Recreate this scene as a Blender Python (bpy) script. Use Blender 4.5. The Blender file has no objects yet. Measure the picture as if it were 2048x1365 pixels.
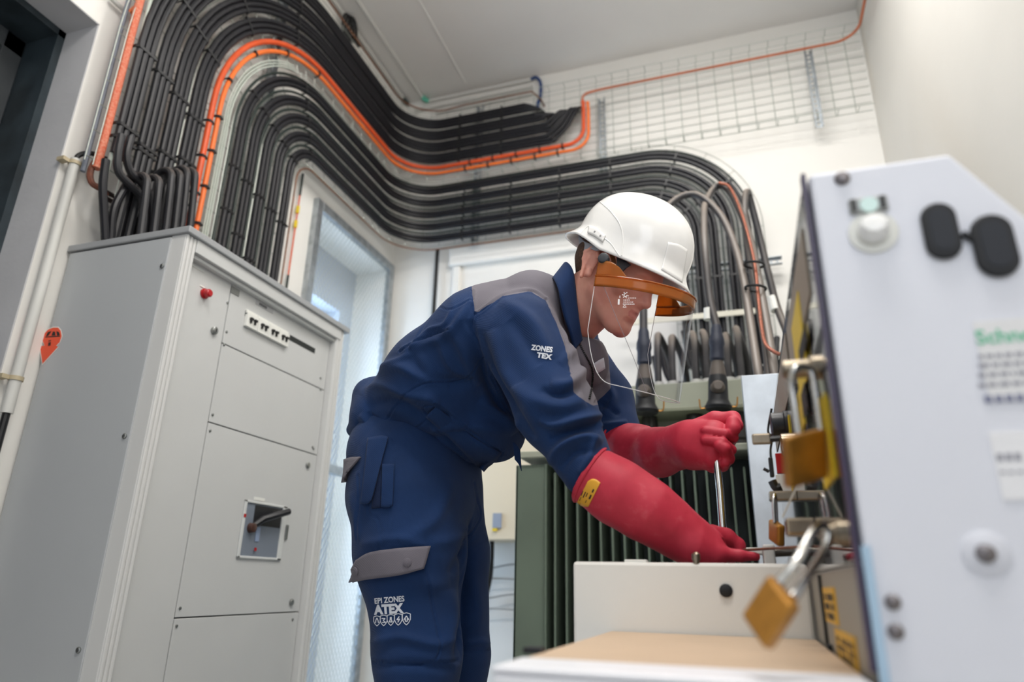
import bpy, bmesh, math, random
import numpy as np
from mathutils import Vector, Matrix, noise
from mathutils.bvhtree import BVHTree
random.seed(7)
PI = math.pi
SC = bpy.context.scene
COL = SC.collection

# ---------------- camera, world, lights, exposure ----------------
YAW, PITCH, ROLL = math.radians(-18.525), math.radians(19.556), math.radians(1.217)
FPX = 1365.0
_f = np.array([math.sin(YAW)*math.cos(PITCH), math.cos(YAW)*math.cos(PITCH), math.sin(PITCH)])
_r = np.array([math.cos(YAW), -math.sin(YAW), 0.0])
_u = np.cross(_r, _f)
R1 = _r*math.cos(ROLL) + _u*math.sin(ROLL)
U1 = -_r*math.sin(ROLL) + _u*math.cos(ROLL)
CAM = np.array([0.0, 0.0, 0.70])
cam = bpy.data.objects.new('camera', bpy.data.cameras.new('camera'))
COL.objects.link(cam)
cam.matrix_world = Matrix(((R1[0], U1[0], -_f[0], CAM[0]), (R1[1], U1[1], -_f[1], CAM[1]),
                           (R1[2], U1[2], -_f[2], CAM[2]), (0, 0, 0, 1)))
cam.data.lens = 24.0
cam.data.sensor_width = 36.0
cam.data.sensor_fit = 'HORIZONTAL'
cam.data.clip_start = 0.02
cam.data.dof.use_dof = True
cam.data.dof.focus_distance = 1.50
cam.data.dof.aperture_fstop = 2.2
SC.camera = cam

w = bpy.data.worlds.new('world'); SC.world = w; w.use_nodes = True
wn = w.node_tree.nodes; wl = w.node_tree.links
bgn = wn['Background']
bgn.inputs[0].default_value = (0.80, 0.88, 1.0, 1)
bgn.inputs[1].default_value = 0.42

def area(name, loc, rot, sx, sy, power, col=(1, 1, 1)):
    l = bpy.data.lights.new(name, 'AREA'); l.shape = 'RECTANGLE'; l.size = sx; l.size_y = sy
    l.energy = power; l.color = col
    o = bpy.data.objects.new(name, l); COL.objects.link(o); o.location = loc; o.rotation_euler = rot
    return o
area('ceiling_lamp', (0.1, 0.2, 3.70), (0, 0, 0), 1.2, 0.5, 36, (1, 0.97, 0.93))
area('ceiling_lamp', (0.0, 2.0, 3.70), (0, 0, 0), 1.3, 0.5, 27, (1, 0.975, 0.94))
area('right_fill', (0.80, 0.9, 2.6), (0, math.radians(75), 0), 0.5, 1.0, 3, (1, 0.98, 0.95))  # added fill from the right for the worker's front, no fixture
area('rear_daylight_fill', (0.55, -0.9, 1.9), (math.radians(75), 0, 0), 1.0, 1.2, 7.5, (0.90, 0.94, 1.0))  # added fill for unseen daylight behind the camera, set close to favour the switchgear
area('window_daylight', (-2.6, 3.0, 1.7), (0, math.radians(-90), 0), 2.4, 1.0, 85, (0.86, 0.91, 1.0))
area('ceiling_fill', (-0.5, -0.6, 2.2), (math.radians(180), 0, 0), 1.2, 1.0, 20, (1, 0.98, 0.95))  # added upward fill that brightens the ceiling, no fixture hangs here
VS = SC.view_settings
SC.display_settings.display_device = 'sRGB'
VS.view_transform = 'Standard'; VS.look = 'None'; VS.gamma = 1.0; VS.use_curve_mapping = False
VS.exposure = 0.5

# ---------------- helpers ----------------
def ray(x, y):
    return R1*((x-1024)/FPX) - U1*((y-682.5)/FPX) + _f
def onX(x, y, X):
    d = ray(x, y); return CAM + d*(X-CAM[0])/d[0]
def onY(x, y, Y):
    d = ray(x, y); return CAM + d*(Y-CAM[1])/d[1]
def onZ(x, y, Z):
    d = ray(x, y); return CAM + d*(Z-CAM[2])/d[2]
def project(P):
    v = np.asarray(P) - CAM
    z = v @ _f
    return 1024 + FPX*(v @ R1)/z, 682.5 - FPX*(v @ U1)/z, z
def pxm(px, P):          # pixels to metres at the depth of P
    return px*(float((np.asarray(P)-CAM) @ _f))/FPX

def srgb(r, g, b):
    def c(v):
        v /= 255.0
        return v/12.92 if v <= 0.04045 else ((v+0.055)/1.055)**2.4
    return (c(r), c(g), c(b), 1.0)

MATS = {}
def mat(name, rgb, rough=0.5, metal=0.0, var=0.0, vscale=8.0, bump=0.0, bscale=60.0, spec=0.5, coat=0.0, detail=4.0, rgb2=None, aniso=None):
    if name in MATS: return MATS[name]
    m = bpy.data.materials.new(name); m.use_nodes = True
    n = m.node_tree.nodes; l = m.node_tree.links; b = n['Principled BSDF']
    base = srgb(*rgb)
    b.inputs['Base Color'].default_value = base
    b.inputs['Roughness'].default_value = rough
    b.inputs['Metallic'].default_value = metal
    b.inputs['Specular IOR Level'].default_value = spec
    b.inputs['Coat Weight'].default_value = coat
    tc = n.new('ShaderNodeTexCoord')
    if var > 0 or rgb2:
        t = n.new('ShaderNodeTexNoise'); t.inputs['Scale'].default_value = vscale; t.inputs['Detail'].default_value = detail
        l.new(tc.outputs['Object'], t.inputs['Vector'])
        cr = n.new('ShaderNodeValToRGB'); cr.color_ramp.elements[0].position = 0.35; cr.color_ramp.elements[1].position = 0.65
        lo = tuple(max(0, c*(1-var)) for c in base[:3]) + (1,)
        hi = srgb(*rgb2) if rgb2 else tuple(min(1, c*(1+var)) for c in base[:3]) + (1,)
        cr.color_ramp.elements[0].color = lo; cr.color_ramp.elements[1].color = hi
        l.new(t.outputs['Fac'], cr.inputs[0]); l.new(cr.outputs[0], b.inputs['Base Color'])
    if bump > 0:
        t2 = n.new('ShaderNodeTexNoise'); t2.inputs['Scale'].default_value = bscale; t2.inputs['Detail'].default_value = 5
        l.new(tc.outputs['Object'], t2.inputs['Vector'])
        bp = n.new('ShaderNodeBump'); bp.inputs['Strength'].default_value = bump; bp.inputs['Distance'].default_value = 0.002
        l.new(t2.outputs['Fac'], bp.inputs['Height']); l.new(bp.outputs[0], b.inputs['Normal'])
    MATS[name] = m
    return m

def glassy(name, rgb, rough=0.02, alpha_mix=0.15):
    m = bpy.data.materials.new(name); m.use_nodes = True
    n = m.node_tree.nodes; l = m.node_tree.links; n.clear()
    out = n.new('ShaderNodeOutputMaterial'); mix = n.new('ShaderNodeMixShader')
    tr = n.new('ShaderNodeBsdfTransparent'); tr.inputs[0].default_value = srgb(*rgb)
    gl = n.new('ShaderNodeBsdfGlossy'); gl.inputs['Roughness'].default_value = rough
    lw = n.new('ShaderNodeLayerWeight'); lw.inputs[0].default_value = alpha_mix
    mm = n.new('ShaderNodeMath'); mm.operation = 'MINIMUM'; mm.inputs[1].default_value = 0.28; l.new(lw.outputs['Fresnel'], mm.inputs[0]); l.new(mm.outputs[0], mix.inputs[0]); l.new(tr.outputs[0], mix.inputs[1]); l.new(gl.outputs[0], mix.inputs[2])
    l.new(mix.outputs[0], out.inputs[0])
    MATS[name] = m
    return m

def tag(o, label=None, cat=None, group=None, kind=None):
    if label: o['label'] = label
    if cat: o['category'] = cat
    if group: o['group'] = group
    if kind: o['kind'] = kind
    return o

def empty(name, loc=(0, 0, 0), label=None, cat=None, group=None, kind=None, rot=(0, 0, 0)):
    o = bpy.data.objects.new(name, None); COL.objects.link(o); o.location = loc; o.rotation_euler = rot
    o.empty_display_size = 0.05
    return tag(o, label, cat, group, kind)

class MB:
    """mesh collector in world coordinates"""
    def __init__(s): s.v = []; s.f = []
    def add(s, vs, fs):
        k = len(s.v); s.v += [tuple(map(float, p)) for p in vs]; s.f += [tuple(i+k for i in q) for q in fs]; return s
    def box(s, lo, hi, M=None):
        x0, y0, z0 = lo; x1, y1, z1 = hi
        vs = [(x0,y0,z0),(x1,y0,z0),(x1,y1,z0),(x0,y1,z0),(x0,y0,z1),(x1,y0,z1),(x1,y1,z1),(x0,y1,z1)]
        if M is not None: vs = [tuple(M @ Vector(p)) for p in vs]
        return s.add(vs, [(0,3,2,1),(4,5,6,7),(0,1,5,4),(1,2,6,5),(2,3,7,6),(3,0,4,7)])
    def prism(s, poly, ext, close=True):
        """poly: list of 3D points, ext: vector"""
        n = len(poly); e = np.asarray(ext, float); P = [np.asarray(p, float) for p in poly]
        return s.add(P + [p+e for p in P], [tuple(range(n-1, -1, -1)), tuple(range(n, 2*n))] + [(i, (i+1) % n, (i+1) % n+n, i+n) for i in range(n)])
    def tube(s, pts, r, n=10, cap=True):
        P = np.asarray(pts, float); m = len(P)
        T = np.zeros_like(P); T[1:-1] = P[2:]-P[:-2]; T[0] = P[1]-P[0]; T[-1] = P[-1]-P[-2]
        T /= np.linalg.norm(T, axis=1)[:, None] + 1e-12
        a = np.array([0, 0, 1.0]) if abs(T[0][2]) < 0.9 else np.array([1.0, 0, 0])
        N = np.cross(T[0], a); N /= np.linalg.norm(N)
        rs = r if hasattr(r, '__len__') else [r]*m
        vs = []
        for i in range(m):
            N = N - T[i]*np.dot(N, T[i]); N /= np.linalg.norm(N)
            B = np.cross(T[i], N)
            for k in range(n):
                th = 2*PI*k/n
                vs.append(P[i] + rs[i]*(N*math.cos(th) + B*math.sin(th)))
        fs = [(i*n+k, i*n+(k+1) % n, (i+1)*n+(k+1) % n, (i+1)*n+k) for i in range(m-1) for k in range(n)]
        if cap: fs += [tuple(range(n-1, -1, -1)), tuple((m-1)*n+k for k in range(n))]
        return s.add(vs, fs)
    def cyl(s, a, b, r, n=20, r2=None):
        return s.tube([a, b], [r, r if r2 is None else r2], n)
    def lathe(s, base, axis, prof, n=24):
        """prof: (distance along axis, radius)"""
        ax = np.asarray(axis, float); ax /= np.linalg.norm(ax); b = np.asarray(base, float)
        return s.tube2([b+ax*d for d, r in prof], [max(r, 1e-4) for d, r in prof], ax, n)
    def tube2(s, P, rs, ax, n):
        a = np.array([0, 0, 1.0]) if abs(ax[2]) < 0.9 else np.array([1.0, 0, 0])
        N = np.cross(ax, a); N /= np.linalg.norm(N); B = np.cross(ax, N); m = len(P)
        vs = [P[i]+rs[i]*(N*math.cos(2*PI*k/n)+B*math.sin(2*PI*k/n)) for i in range(m) for k in range(n)]
        fs = [(i*n+k, i*n+(k+1) % n, (i+1)*n+(k+1) % n, (i+1)*n+k) for i in range(m-1) for k in range(n)]
        fs += [tuple(range(n-1, -1, -1)), tuple((m-1)*n+k for k in range(n))]
        return s.add(vs, fs)
    def build(s, name, m, parent=None, smooth=True, bevel=0.0, label=None, cat=None, group=None, kind=None, solid=0.0, angle=35):
        me = bpy.data.meshes.new(name)
        off = np.zeros(3)
        if parent is not None:
            off = np.array(parent.matrix_world.translation) if False else np.array(parent.get('_o', (0, 0, 0)))
        elif cat is not None and s.v:
            a = np.array(s.v); off = np.array([(a[:, 0].min()+a[:, 0].max())/2, (a[:, 1].min()+a[:, 1].max())/2, a[:, 2].min()])
        vs = np.array(s.v) - off
        me.from_pydata([tuple(p) for p in vs], [], s.f)
        bm = bmesh.new(); bm.from_mesh(me); bmesh.ops.recalc_face_normals(bm, faces=bm.faces); bm.to_mesh(me); bm.free()
        if m is not None:
            for mm in (m if isinstance(m, (list, tuple)) else [m]): me.materials.append(mm)
        o = bpy.data.objects.new(name, me); COL.objects.link(o)
        if parent is not None: o.parent = parent
        else: o.location = off; 
        o['_o'] = tuple(float(c) for c in off)
        if parent is not None:
            o['_o'] = tuple(float(c) for c in off)
        if smooth:
            me.polygons.foreach_set('use_smooth', [True]*len(me.polygons))
            try: me.set_sharp_from_angle(angle=math.radians(angle))
            except Exception: pass
        if solid: 
            md = o.modifiers.new('solid', 'SOLIDIFY'); md.thickness = solid; md.offset = 0
        if bevel:
            md = o.modifiers.new('bevel', 'BEVEL'); md.width = bevel; md.segments = 2; md.limit_method = 'ANGLE'; md.angle_limit = math.radians(40)
        return tag(o, label, cat, group, kind)

def root(name, loc, **k):
    o = empty(name, tuple(float(c) for c in loc), **k); o['_o'] = tuple(float(c) for c in loc); return o

def smooth_path(pts, n=8):
    """Catmull-Rom through the points"""
    P = [np.asarray(p, float) for p in pts]; P = [2*P[0]-P[1]] + P + [2*P[-1]-P[-2]]; out = []
    for i in range(1, len(P)-2):
        a, b, c, d = P[i-1:i+3]
        for k in range(n):
            t = k/n
            out.append(0.5*((2*b)+(-a+c)*t+(2*a-5*b+4*c-d)*t*t+(-a+3*b-3*c+d)*t**3))
    out.append(P[-2]); return out

# text made into mesh faces: returns (verts Nx2, faces), height about 1 line = size
def text2d(s, size=1.0, bold=0.0, align='LEFT'):
    cu = bpy.data.curves.new('t', 'FONT'); cu.body = s; cu.size = size; cu.align_x = align; cu.offset = bold*size; cu.resolution_u = 3
    o = bpy.data.objects.new('t', cu); COL.objects.link(o)
    dg = bpy.context.evaluated_depsgraph_get(); dg.update()
    me = bpy.data.meshes.new_from_object(o.evaluated_get(dg))
    v = [(p.co.x, p.co.y) for p in me.vertices]; f = [tuple(q.vertices) for q in me.polygons]
    bpy.data.objects.remove(o); bpy.data.meshes.remove(me); bpy.data.curves.remove(cu)
    return np.array(v), f
def text_mb(mb, s, size, O, ux, uy, bold=0.0, align='LEFT', sx=1.0):
    v, f = text2d(s, size, bold, align)
    O = np.asarray(O, float); ux = np.asarray(ux, float); uy = np.asarray(uy, float)
    mb.add([O + ux*a*sx + uy*b for a, b in v], f); return mb

# ---------------- materials ----------------
M_wall = mat('wall_paint', (236, 234, 229), 0.85, var=0.02, vscale=3, bump=0.25, bscale=25)
M_ceil = mat('ceiling_paint', (222, 219, 215), 0.8, var=0.02, vscale=2, bump=0.1, bscale=12)
M_rev = mat('reveal_paint', (190, 190, 192), 0.85, var=0.03, vscale=6, bump=0.4, bscale=40)
M_floor = mat('floor_paint', (176, 176, 174), 0.6, var=0.05, vscale=3)
M_galv = mat('galvanised_steel', (168, 174, 178), 0.42, 0.75, var=0.18, vscale=26)
M_wire = mat('zinc_wire', (186, 192, 184), 0.4, 0.6)
M_black = mat('black_cable_sheath', (25, 25, 30), 0.42, var=0.1, vscale=14, spec=0.4)
M_green = mat('dark_green_cable_sheath', (34, 46, 42), 0.38)
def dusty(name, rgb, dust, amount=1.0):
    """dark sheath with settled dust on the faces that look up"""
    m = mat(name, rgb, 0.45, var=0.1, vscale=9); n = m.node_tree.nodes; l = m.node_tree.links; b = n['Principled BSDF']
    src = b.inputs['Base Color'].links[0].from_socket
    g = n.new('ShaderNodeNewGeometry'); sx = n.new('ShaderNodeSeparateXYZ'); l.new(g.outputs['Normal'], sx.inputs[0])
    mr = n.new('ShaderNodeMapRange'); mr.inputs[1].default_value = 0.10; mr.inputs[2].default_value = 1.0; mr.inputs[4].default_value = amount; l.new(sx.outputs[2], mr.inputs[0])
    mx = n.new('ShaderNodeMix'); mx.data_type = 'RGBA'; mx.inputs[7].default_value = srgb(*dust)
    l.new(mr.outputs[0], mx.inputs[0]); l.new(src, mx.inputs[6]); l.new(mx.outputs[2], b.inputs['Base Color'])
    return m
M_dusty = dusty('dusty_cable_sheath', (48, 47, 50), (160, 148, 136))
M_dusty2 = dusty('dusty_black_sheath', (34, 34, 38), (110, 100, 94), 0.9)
M_or = mat('orange_sheath', (236, 116, 46), 0.42, var=0.06, vscale=12)
M_or2 = mat('red_orange_sheath', (216, 84, 36), 0.42, var=0.08, vscale=12)
M_copper = mat('dull_copper', (122, 84, 62), 0.5, 0.3, var=0.3, vscale=60)
M_copper2 = mat('copper_strand', (142, 80, 58), 0.45, 0.4, var=0.35, vscale=160)
M_tie = mat('black_nylon', (20, 20, 22), 0.45)
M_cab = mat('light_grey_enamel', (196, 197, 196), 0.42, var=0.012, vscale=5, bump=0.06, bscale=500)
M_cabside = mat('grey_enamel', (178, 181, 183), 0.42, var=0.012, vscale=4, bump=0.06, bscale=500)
M_screw = mat('zinc_screw', (150, 152, 150), 0.35, 0.9)
M_dark = mat('dark_gap', (30, 34, 32), 0.6)
M_pipe = mat('white_plastic_conduit', (206, 205, 200), 0.45)
M_rubber = mat('black_rubber', (24, 26, 30), 0.55, spec=0.4)
M_white = mat('white_enamel', (226, 227, 232), 0.38, var=0.01, vscale=6)
M_brass = mat('brass', (176, 124, 52), 0.42, 0.55, var=0.1, vscale=60)
M_chrome = mat('polished_steel', (205, 203, 198), 0.22, 1.0)
M_redp = mat('red_plastic', (176, 22, 30), 0.3)
M_yel = mat('yellow_label', (232, 200, 40), 0.5)
M_ink = mat('black_ink', (26, 26, 26), 0.6)
M_whitep = mat('white_plastic', (228, 228, 222), 0.4)
M_grn = mat('green_ink', (92, 190, 150), 0.6)

# ---------------- setting ----------------
XL, YB, XR, H = -1.96, 3.45, 0.855, 3.80
TH = 0.38
DY0, DY1, DZ = 0.1, 1.306, 2.487        # door recess
WY0, WY1, WZ0, WZ1 = 2.63, 3.385, 0.10, 2.50   # window opening
YN = -1.9
wl_ = MB()
def wallbox(y0, y1, z0, z1): wl_.box((XL-TH, y0, z0), (XL, y1, z1))
wallbox(YN, DY0, 0, H); wallbox(DY0, DY1, DZ, H); wallbox(DY1, WY0, 0, H)
wallbox(WY0, WY1, 0, WZ0); wallbox(WY0, WY1, WZ1, H); wallbox(WY1, YB+0.2, 0, H)
wl_.build('wall_left', M_wall, smooth=False, kind='structure')
MB().box((XL, YB, 0), (XR+0.2, YB+0.2, H)).build('wall_back', M_wall, smooth=False, kind='structure')
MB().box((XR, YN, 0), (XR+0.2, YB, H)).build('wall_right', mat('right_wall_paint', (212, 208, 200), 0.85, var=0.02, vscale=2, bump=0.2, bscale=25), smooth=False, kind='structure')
MB().box((XL-TH, YN, H), (XR+0.2, YB+0.2, H+0.15)).build('ceiling', M_ceil, smooth=False, kind='structure')
MB().box((XL-TH, YN, -0.1), (XR+0.2, YB+0.2, 0)).build('floor', M_floor, smooth=False, kind='structure')
# ceiling joint strip
MB().box((-1.492, 0.2, H-0.004), (-1.484, YB-0.08, H)).build('trim_1', mat('joint_filler', (236, 234, 230), 0.8), smooth=False, kind='structure')
# recess lining: painted plaster then dark door lining
M_lin = mat('dark_green_lining', (44, 54, 60), 0.5, var=0.35, vscale=9, bump=0.1)
M_doorp = mat('dark_door_paint', (36, 40, 46), 0.4)
rv = MB()
rv.box((XL-0.145, DY1-0.004, 0), (XL-0.001, DY1, DZ)); rv.box((XL-0.145, DY0, DZ-0.004), (XL-0.001, DY1, DZ))
rv.build('trim_2', M_rev, smooth=False, kind='structure')
dl = MB(); dl.box((XL-TH, DY1-0.03, 0), (XL-0.145, DY1, DZ)); dl.box((XL-TH, DY0, DZ-0.03), (XL-0.145, DY1, DZ)); dl.box((XL-TH, DY0, 0), (XL-0.145, DY0+0.03, DZ))
dl.build('trim_3', M_lin, smooth=False, kind='structure')
door = empty('door_1', (0, 0, 0), kind='structure'); door['_o'] = (0, 0, 0)
MB().box((XL-TH, DY0+0.03, 0), (XL-TH+0.05, DY1-0.10, DZ-0.10)).build('door_leaf', M_doorp, door, smooth=False)
MB().box((XL-TH-0.04, DY0-0.1, 0), (XL-TH-0.001, DY1+0.05, DZ+0.1)).build('door_backing', M_doorp, door, smooth=False)
df = MB(); df.box((XL-TH, DY1-0.10, 0), (XL-TH+0.09, DY1-0.03, DZ-0.03)); df.box((XL-TH, DY0+0.03, DZ-0.10), (XL-TH+0.09, DY1-0.03, DZ-0.03))
df.build('door_frame', mat('door_frame_paint', (58, 62, 66), 0.5), door, smooth=False, bevel=0.004)

# barred and meshed opening beside the back corner
win = empty('window_1', (0, 0, 0), kind='structure'); win['_o'] = (0, 0, 0)
fr = MB(); FW = 0.05
fy0, fy1, fz0, fz1 = 2.588, 3.428, 0.06, 2.552
fr.box((XL, fy0, fz0), (XL+0.03, fy0+FW, fz1)); fr.box((XL, fy1-FW, fz0), (XL+0.03, fy1, fz1))
fr.box((XL, fy0+FW, fz1-FW), (XL+0.03, fy1-FW, fz1)); fr.box((XL, fy0+FW, fz0), (XL+0.03, fy1-FW, fz0+FW))
fr.box((XL+0.002, fy0+FW, 1.20), (XL+0.028, fy1-FW, 1.245))
fr.build('mesh_frame', M_galv, win, smooth=False, bevel=0.003)
ms = MB(); d = 0.030
y0, y1, z0, z1 = fy0+FW, fy1-FW, fz0+FW, fz1-FW
for sgn in (1, -1):
    k = -int((z1-z0)/d)-2
    while k < int((y1-y0+z1-z0)/d)+2:
        # line: y = y0 + k*d + sgn*(z - z0)*0.62
        c = y0+k*d; sl = 0.62*sgn
        ts = []
        za, zb = z0, z1
        # clip by y
        if sl > 0: za = max(za, z0+(y0-c)/sl); zb = min(zb, z0+(y1-c)/sl)
        else: za = max(za, z0+(y1-c)/sl); zb = min(zb, z0+(y0-c)/sl)
        if zb > za+0.01:
            ms.tube([(XL+0.016+sgn*0.0012, c+sl*(za-z0), za), (XL+0.016+sgn*0.0012, c+sl*(zb-z0), zb)], 0.0016, 4, False)
        k += 1
ms.build('wire_mesh', M_wire, win, smooth=True)
# splayed inner reveal and window behind
XO = XL-TH
iw = MB()
iw.box((XO+0.0, WY0, WZ1-0.30), (XO+0.17, WY1, WZ1)); iw.box((XO, WY1-0.14, WZ0), (XO+0.17, WY1, WZ1-0.30))
iw.build('window_surround', mat('blue_grey_plaster', (178, 186, 200), 0.7), win, smooth=False)
wf = MB()
for ya, yb, za, zb in ((WY0, WY0+0.05, WZ0, WZ1-0.3), (WY1-0.19, WY1-0.14, WZ0, WZ1-0.3), (WY0+0.05, WY1-0.19, WZ1-0.36, WZ1-0.3), (WY0+0.05, WY1-0.19, WZ0, WZ0+0.05), (2.90, 2.94, WZ0+0.05, WZ1-0.36), (WY0+0.05, WY1-0.19, 1.22, 1.27)):
    wf.box((XO+0.0, ya, za), (XO+0.05, yb, zb))
wf.build('window_frame', mat('white_lacquer', (206, 212, 222), 0.4), win, smooth=False, bevel=0.004)
MB().box((XO+0.02, WY0+0.05, WZ0+0.05), (XO+0.026, WY1-0.19, WZ1-0.36)).build('pane', glassy('window_glass', (225, 236, 245)), win, smooth=False)
# brick house outside
mb_ = bpy.data.materials.new('red_brick_wall'); mb_.use_nodes = True; MATS['brick'] = mb_
n = mb_.node_tree.nodes; l = mb_.node_tree.links; b = n['Principled BSDF']; b.inputs['Roughness'].default_value = 0.9
bt = n.new('ShaderNodeTexBrick'); bt.inputs['Color1'].default_value = srgb(186, 130, 122); bt.inputs['Color2'].default_value = srgb(170, 112, 104); bt.inputs['Mortar'].default_value = srgb(205, 196, 190)
bt.inputs['Scale'].default_value = 4.0; tc = n.new('ShaderNodeTexCoord'); mp = n.new('ShaderNodeMapping'); mp.inputs['Rotation'].default_value = (0, PI/2, PI/2)
l.new(tc.outputs['Object'], mp.inputs[0]); l.new(mp.outputs[0], bt.inputs['Vector']); l.new(bt.outputs[0], b.inputs['Base Color'])
hb = root('brick_building', (-6.2, 6.2, 0), label='red brick building seen through the meshed window opening', cat='building')
MB().box((-6.4, 4.9, -1), (-6.0, 7.6, 5.2)).build('brick_wall', mb_, hb, smooth=False)
MB().box((-6.5, 4.8, 5.2), (-5.9, 7.7, 5.4)).build('coping', M_whitep, hb, smooth=False)
M_gr = mat('outdoor_asphalt', (120, 120, 118), 0.9, var=0.1)
MB().box((-14, -6, -1.1), (XL-TH-0.02, 16, -1.0)).build('ground', M_gr, smooth=False, kind='structure')

# ---------------- cables on the walls ----------------
XC, YC, RC = XL+0.095, YB-0.095, 0.26
CY, CZ, CBX = 2.43, 2.47, -0.37
def arc(c, r, a0, a1, n, f):
    return [f(c[0]+r*math.cos(a0+(a1-a0)*i/n), c[1]+r*math.sin(a0+(a1-a0)*i/n)) for i in range(n+1)]
def route(r, z0, off=0.0, end='down', zend=1.75, xend=-0.8, j=0):
    """left wall up, over the arc, along, round the corner, along the back wall"""
    xo = XC+off; yo = YC-off; rc = RC-off
    p = [(xo, CY-r, z0)]
    z = z0+0.15
    while z < CZ-0.05: p.append((xo, CY-r, z)); z += 0.15
    p += arc((CY, CZ), r, PI, PI/2, 18, lambda a, b: (xo, a, b))
    zz = CZ+r
    for y in np.linspace(CY+0.1, YC-RC, 7)[:-1]: p.append((xo, y, zz))
    p += arc((XC+RC, YC-RC), rc, PI, PI/2, 10, lambda a, b: (a, b, zz))
    if end == 'down':
        for x in np.linspace(XC+RC, CBX, 12)[1:-1]: p.append((x, yo, zz))
        p += arc((CBX, CZ), r, PI/2, 0, 18, lambda a, b: (a, yo, b))
        for z in np.linspace(CZ, zend, 7)[1:]: p.append((CBX+r, yo, z))
    elif end == 'flat':
        for x in np.linspace(XC+RC, xend, 9)[1:]: p.append((x, yo, zz))
    return p
UNIT = ['innermost', 'second', 'third', 'fourth', 'fifth', 'sixth', 'seventh', 'eighth', 'ninth', 'tenth', 'eleventh', 'twelfth', 'thirteenth', 'outermost']
# lower bundle : (radius, diameter, kind)
low = []
for i in range(5):
    rb = 0.185+0.083*i
    low += [(rb-0.012, 0.024, 'k'), (rb+0.012, 0.024, 'k')]
    if i < 4: low.append((rb+0.0415, 0.012, 'g'))
low.append((0.555, 0.012, 'g'))
low.sort()
nk = ng = 0
for r, dd, kd in low:
    if kd == 'k':
        nk += 1; lb = 'thick black power cable, %s from the inside of the lower wall bundle' % UNIT[nk-1] if nk > 1 else 'innermost thick black power cable of the lower wall bundle'
        if nk == 10: lb = 'outermost thick black power cable of the lower wall bundle'
    else:
        ng += 1; lb = 'thin dark green cable, %s from the inside of the lower wall bundle' % UNIT[ng-1] if ng > 1 else 'innermost thin dark green cable of the lower wall bundle'
        if ng == 5: lb = 'outermost thin dark green cable running above the lower wall bundle'
    p = route(r, 1.69, off=dd/2, zend=1.62 + (0.10 if kd == 'k' else 0.0)*((nk*37) % 3))
    # slight sag
    MB().tube(p, dd/2, 10).build('power_cable' if kd == 'k' else 'earth_cable', M_black if kd == 'k' else M_green, cat='cable', label=lb, group='cables of the lower wall bundle')
# upper bundle
ends = [(-0.745, 3.44), (-0.80, 3.42), (-0.90, 3.40), (-1.00, 3.43)]
k = 0
for bnd in range(4):
    rb = 0.755+0.087*bnd
    for s in (-1, 0, 1):
        k += 1
        r = rb+0.0235*s; z0 = 2.0 if bnd == 3 else 1.69; dd = 0.0235
        ex, ez = ends[bnd]; ex += 0.022*s*(-1); zz = CZ+r
        rho = max(0.03, ez-zz) if bnd < 2 else 0.10
        if bnd < 3:
            xs = ex-(0.20-0.05*bnd)
            p = route(r, 1.69, off=dd/2, end='flat', xend=xs)
            p += smooth_path([(xs+0.04, YC-dd/2, zz+0.004), (ex-0.08, YC-dd/2, zz+(ez-zz)*0.35), (ex-0.02, YC-0.004, zz+(ez-zz)*0.8+0.01), (ex, YC+0.045, ez+0.006), (ex+0.006, YB-0.014, ez+0.02)], 6)
        else:
            p = route(r, z0, off=dd/2, end='flat', xend=ex-0.12)
            p += smooth_path([(ex-0.05, YC-dd/2, zz), (ex, YC+0.01, zz-0.004-0.01*s), (ex+0.04, YB-0.014, zz-0.02)], 5)
        nm = UNIT[k-1] if k < 12 else 'outermost'
        lb = ('black power cable, %s from the inside of the upper wall bundle above the orange cables' % nm) if 1 < k < 12 else '%s black power cable of the upper wall bundle above the orange cables' % nm
        MB().tube(p, dd/2, 10).build('power_cable', M_black, cat='cable', label=lb, group='cables of the upper wall bundle')
# orange cables
def orange(r, dd, m, label, top, z0=1.69, xb=-0.700, two=False):
    zz = CZ+r; p = route(r, z0, off=dd/2, end='flat', xend=xb-0.10)
    R = 0.10
    p += arc((xb-R, zz+R), R, -PI/2, 0, 8, lambda a, b: (a, YC-dd/2, b))[1:]
    p += [(xb+0.002, YC-dd/2, top-0.05), (xb, YC-0.02, top), (xb-0.004, YC+0.02, top+0.02)]
    MB().tube(p, dd/2, 10).build('orange_cable', m, cat='cable', label=label)
orange(0.648, 0.020, M_or, 'bright orange cable, the thicker inner one between the two black bundles', 3.43, xb=-0.672)
orange(0.688, 0.024, M_or2, 'deep red orange cable lying against the upper black bundle', 3.44, xb=-0.70)
# long thin orange cable along the tray top and round to the right wall
zt = 3.497
pp = smooth_path([(-0.705, YC-0.02, 3.44), (-0.69, YC-0.03, 3.478), (-0.62, YC-0.03, zt-0.003), (-0.4, YC-0.03, zt)], 8)
pp += [(x, YC-0.03, zt) for x in np.linspace(-0.3, XR-0.22, 8)]
pp += arc((XR-0.17, YC-0.15), 0.12, PI/2, 0, 8, lambda a, b: (a, b, zt))
pp += [(XR-0.05, y, zt+0.0) for y in np.linspace(YC-0.25, 0.2, 8)]
MB().tube(pp, 0.0075, 8).build('orange_cable', mat('dusty_orange_sheath', (178, 100, 66), 0.5, var=0.15, vscale=9), cat='cable', label='thin orange cable along the top rail of the empty wire tray')
pp = [(XC+0.30, YC-0.03, 3.585)] + [(x, YC-0.03, 3.585) for x in np.linspace(XC+0.4, -1.02, 6)]
pl = [(XC+0.02, y, 3.585) for y in np.linspace(1.9, YC-RC, 8)] + arc((XC+RC, YC-RC), RC-0.02, PI, PI/2, 8, lambda a, b: (a, b, 3.585))
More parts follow.
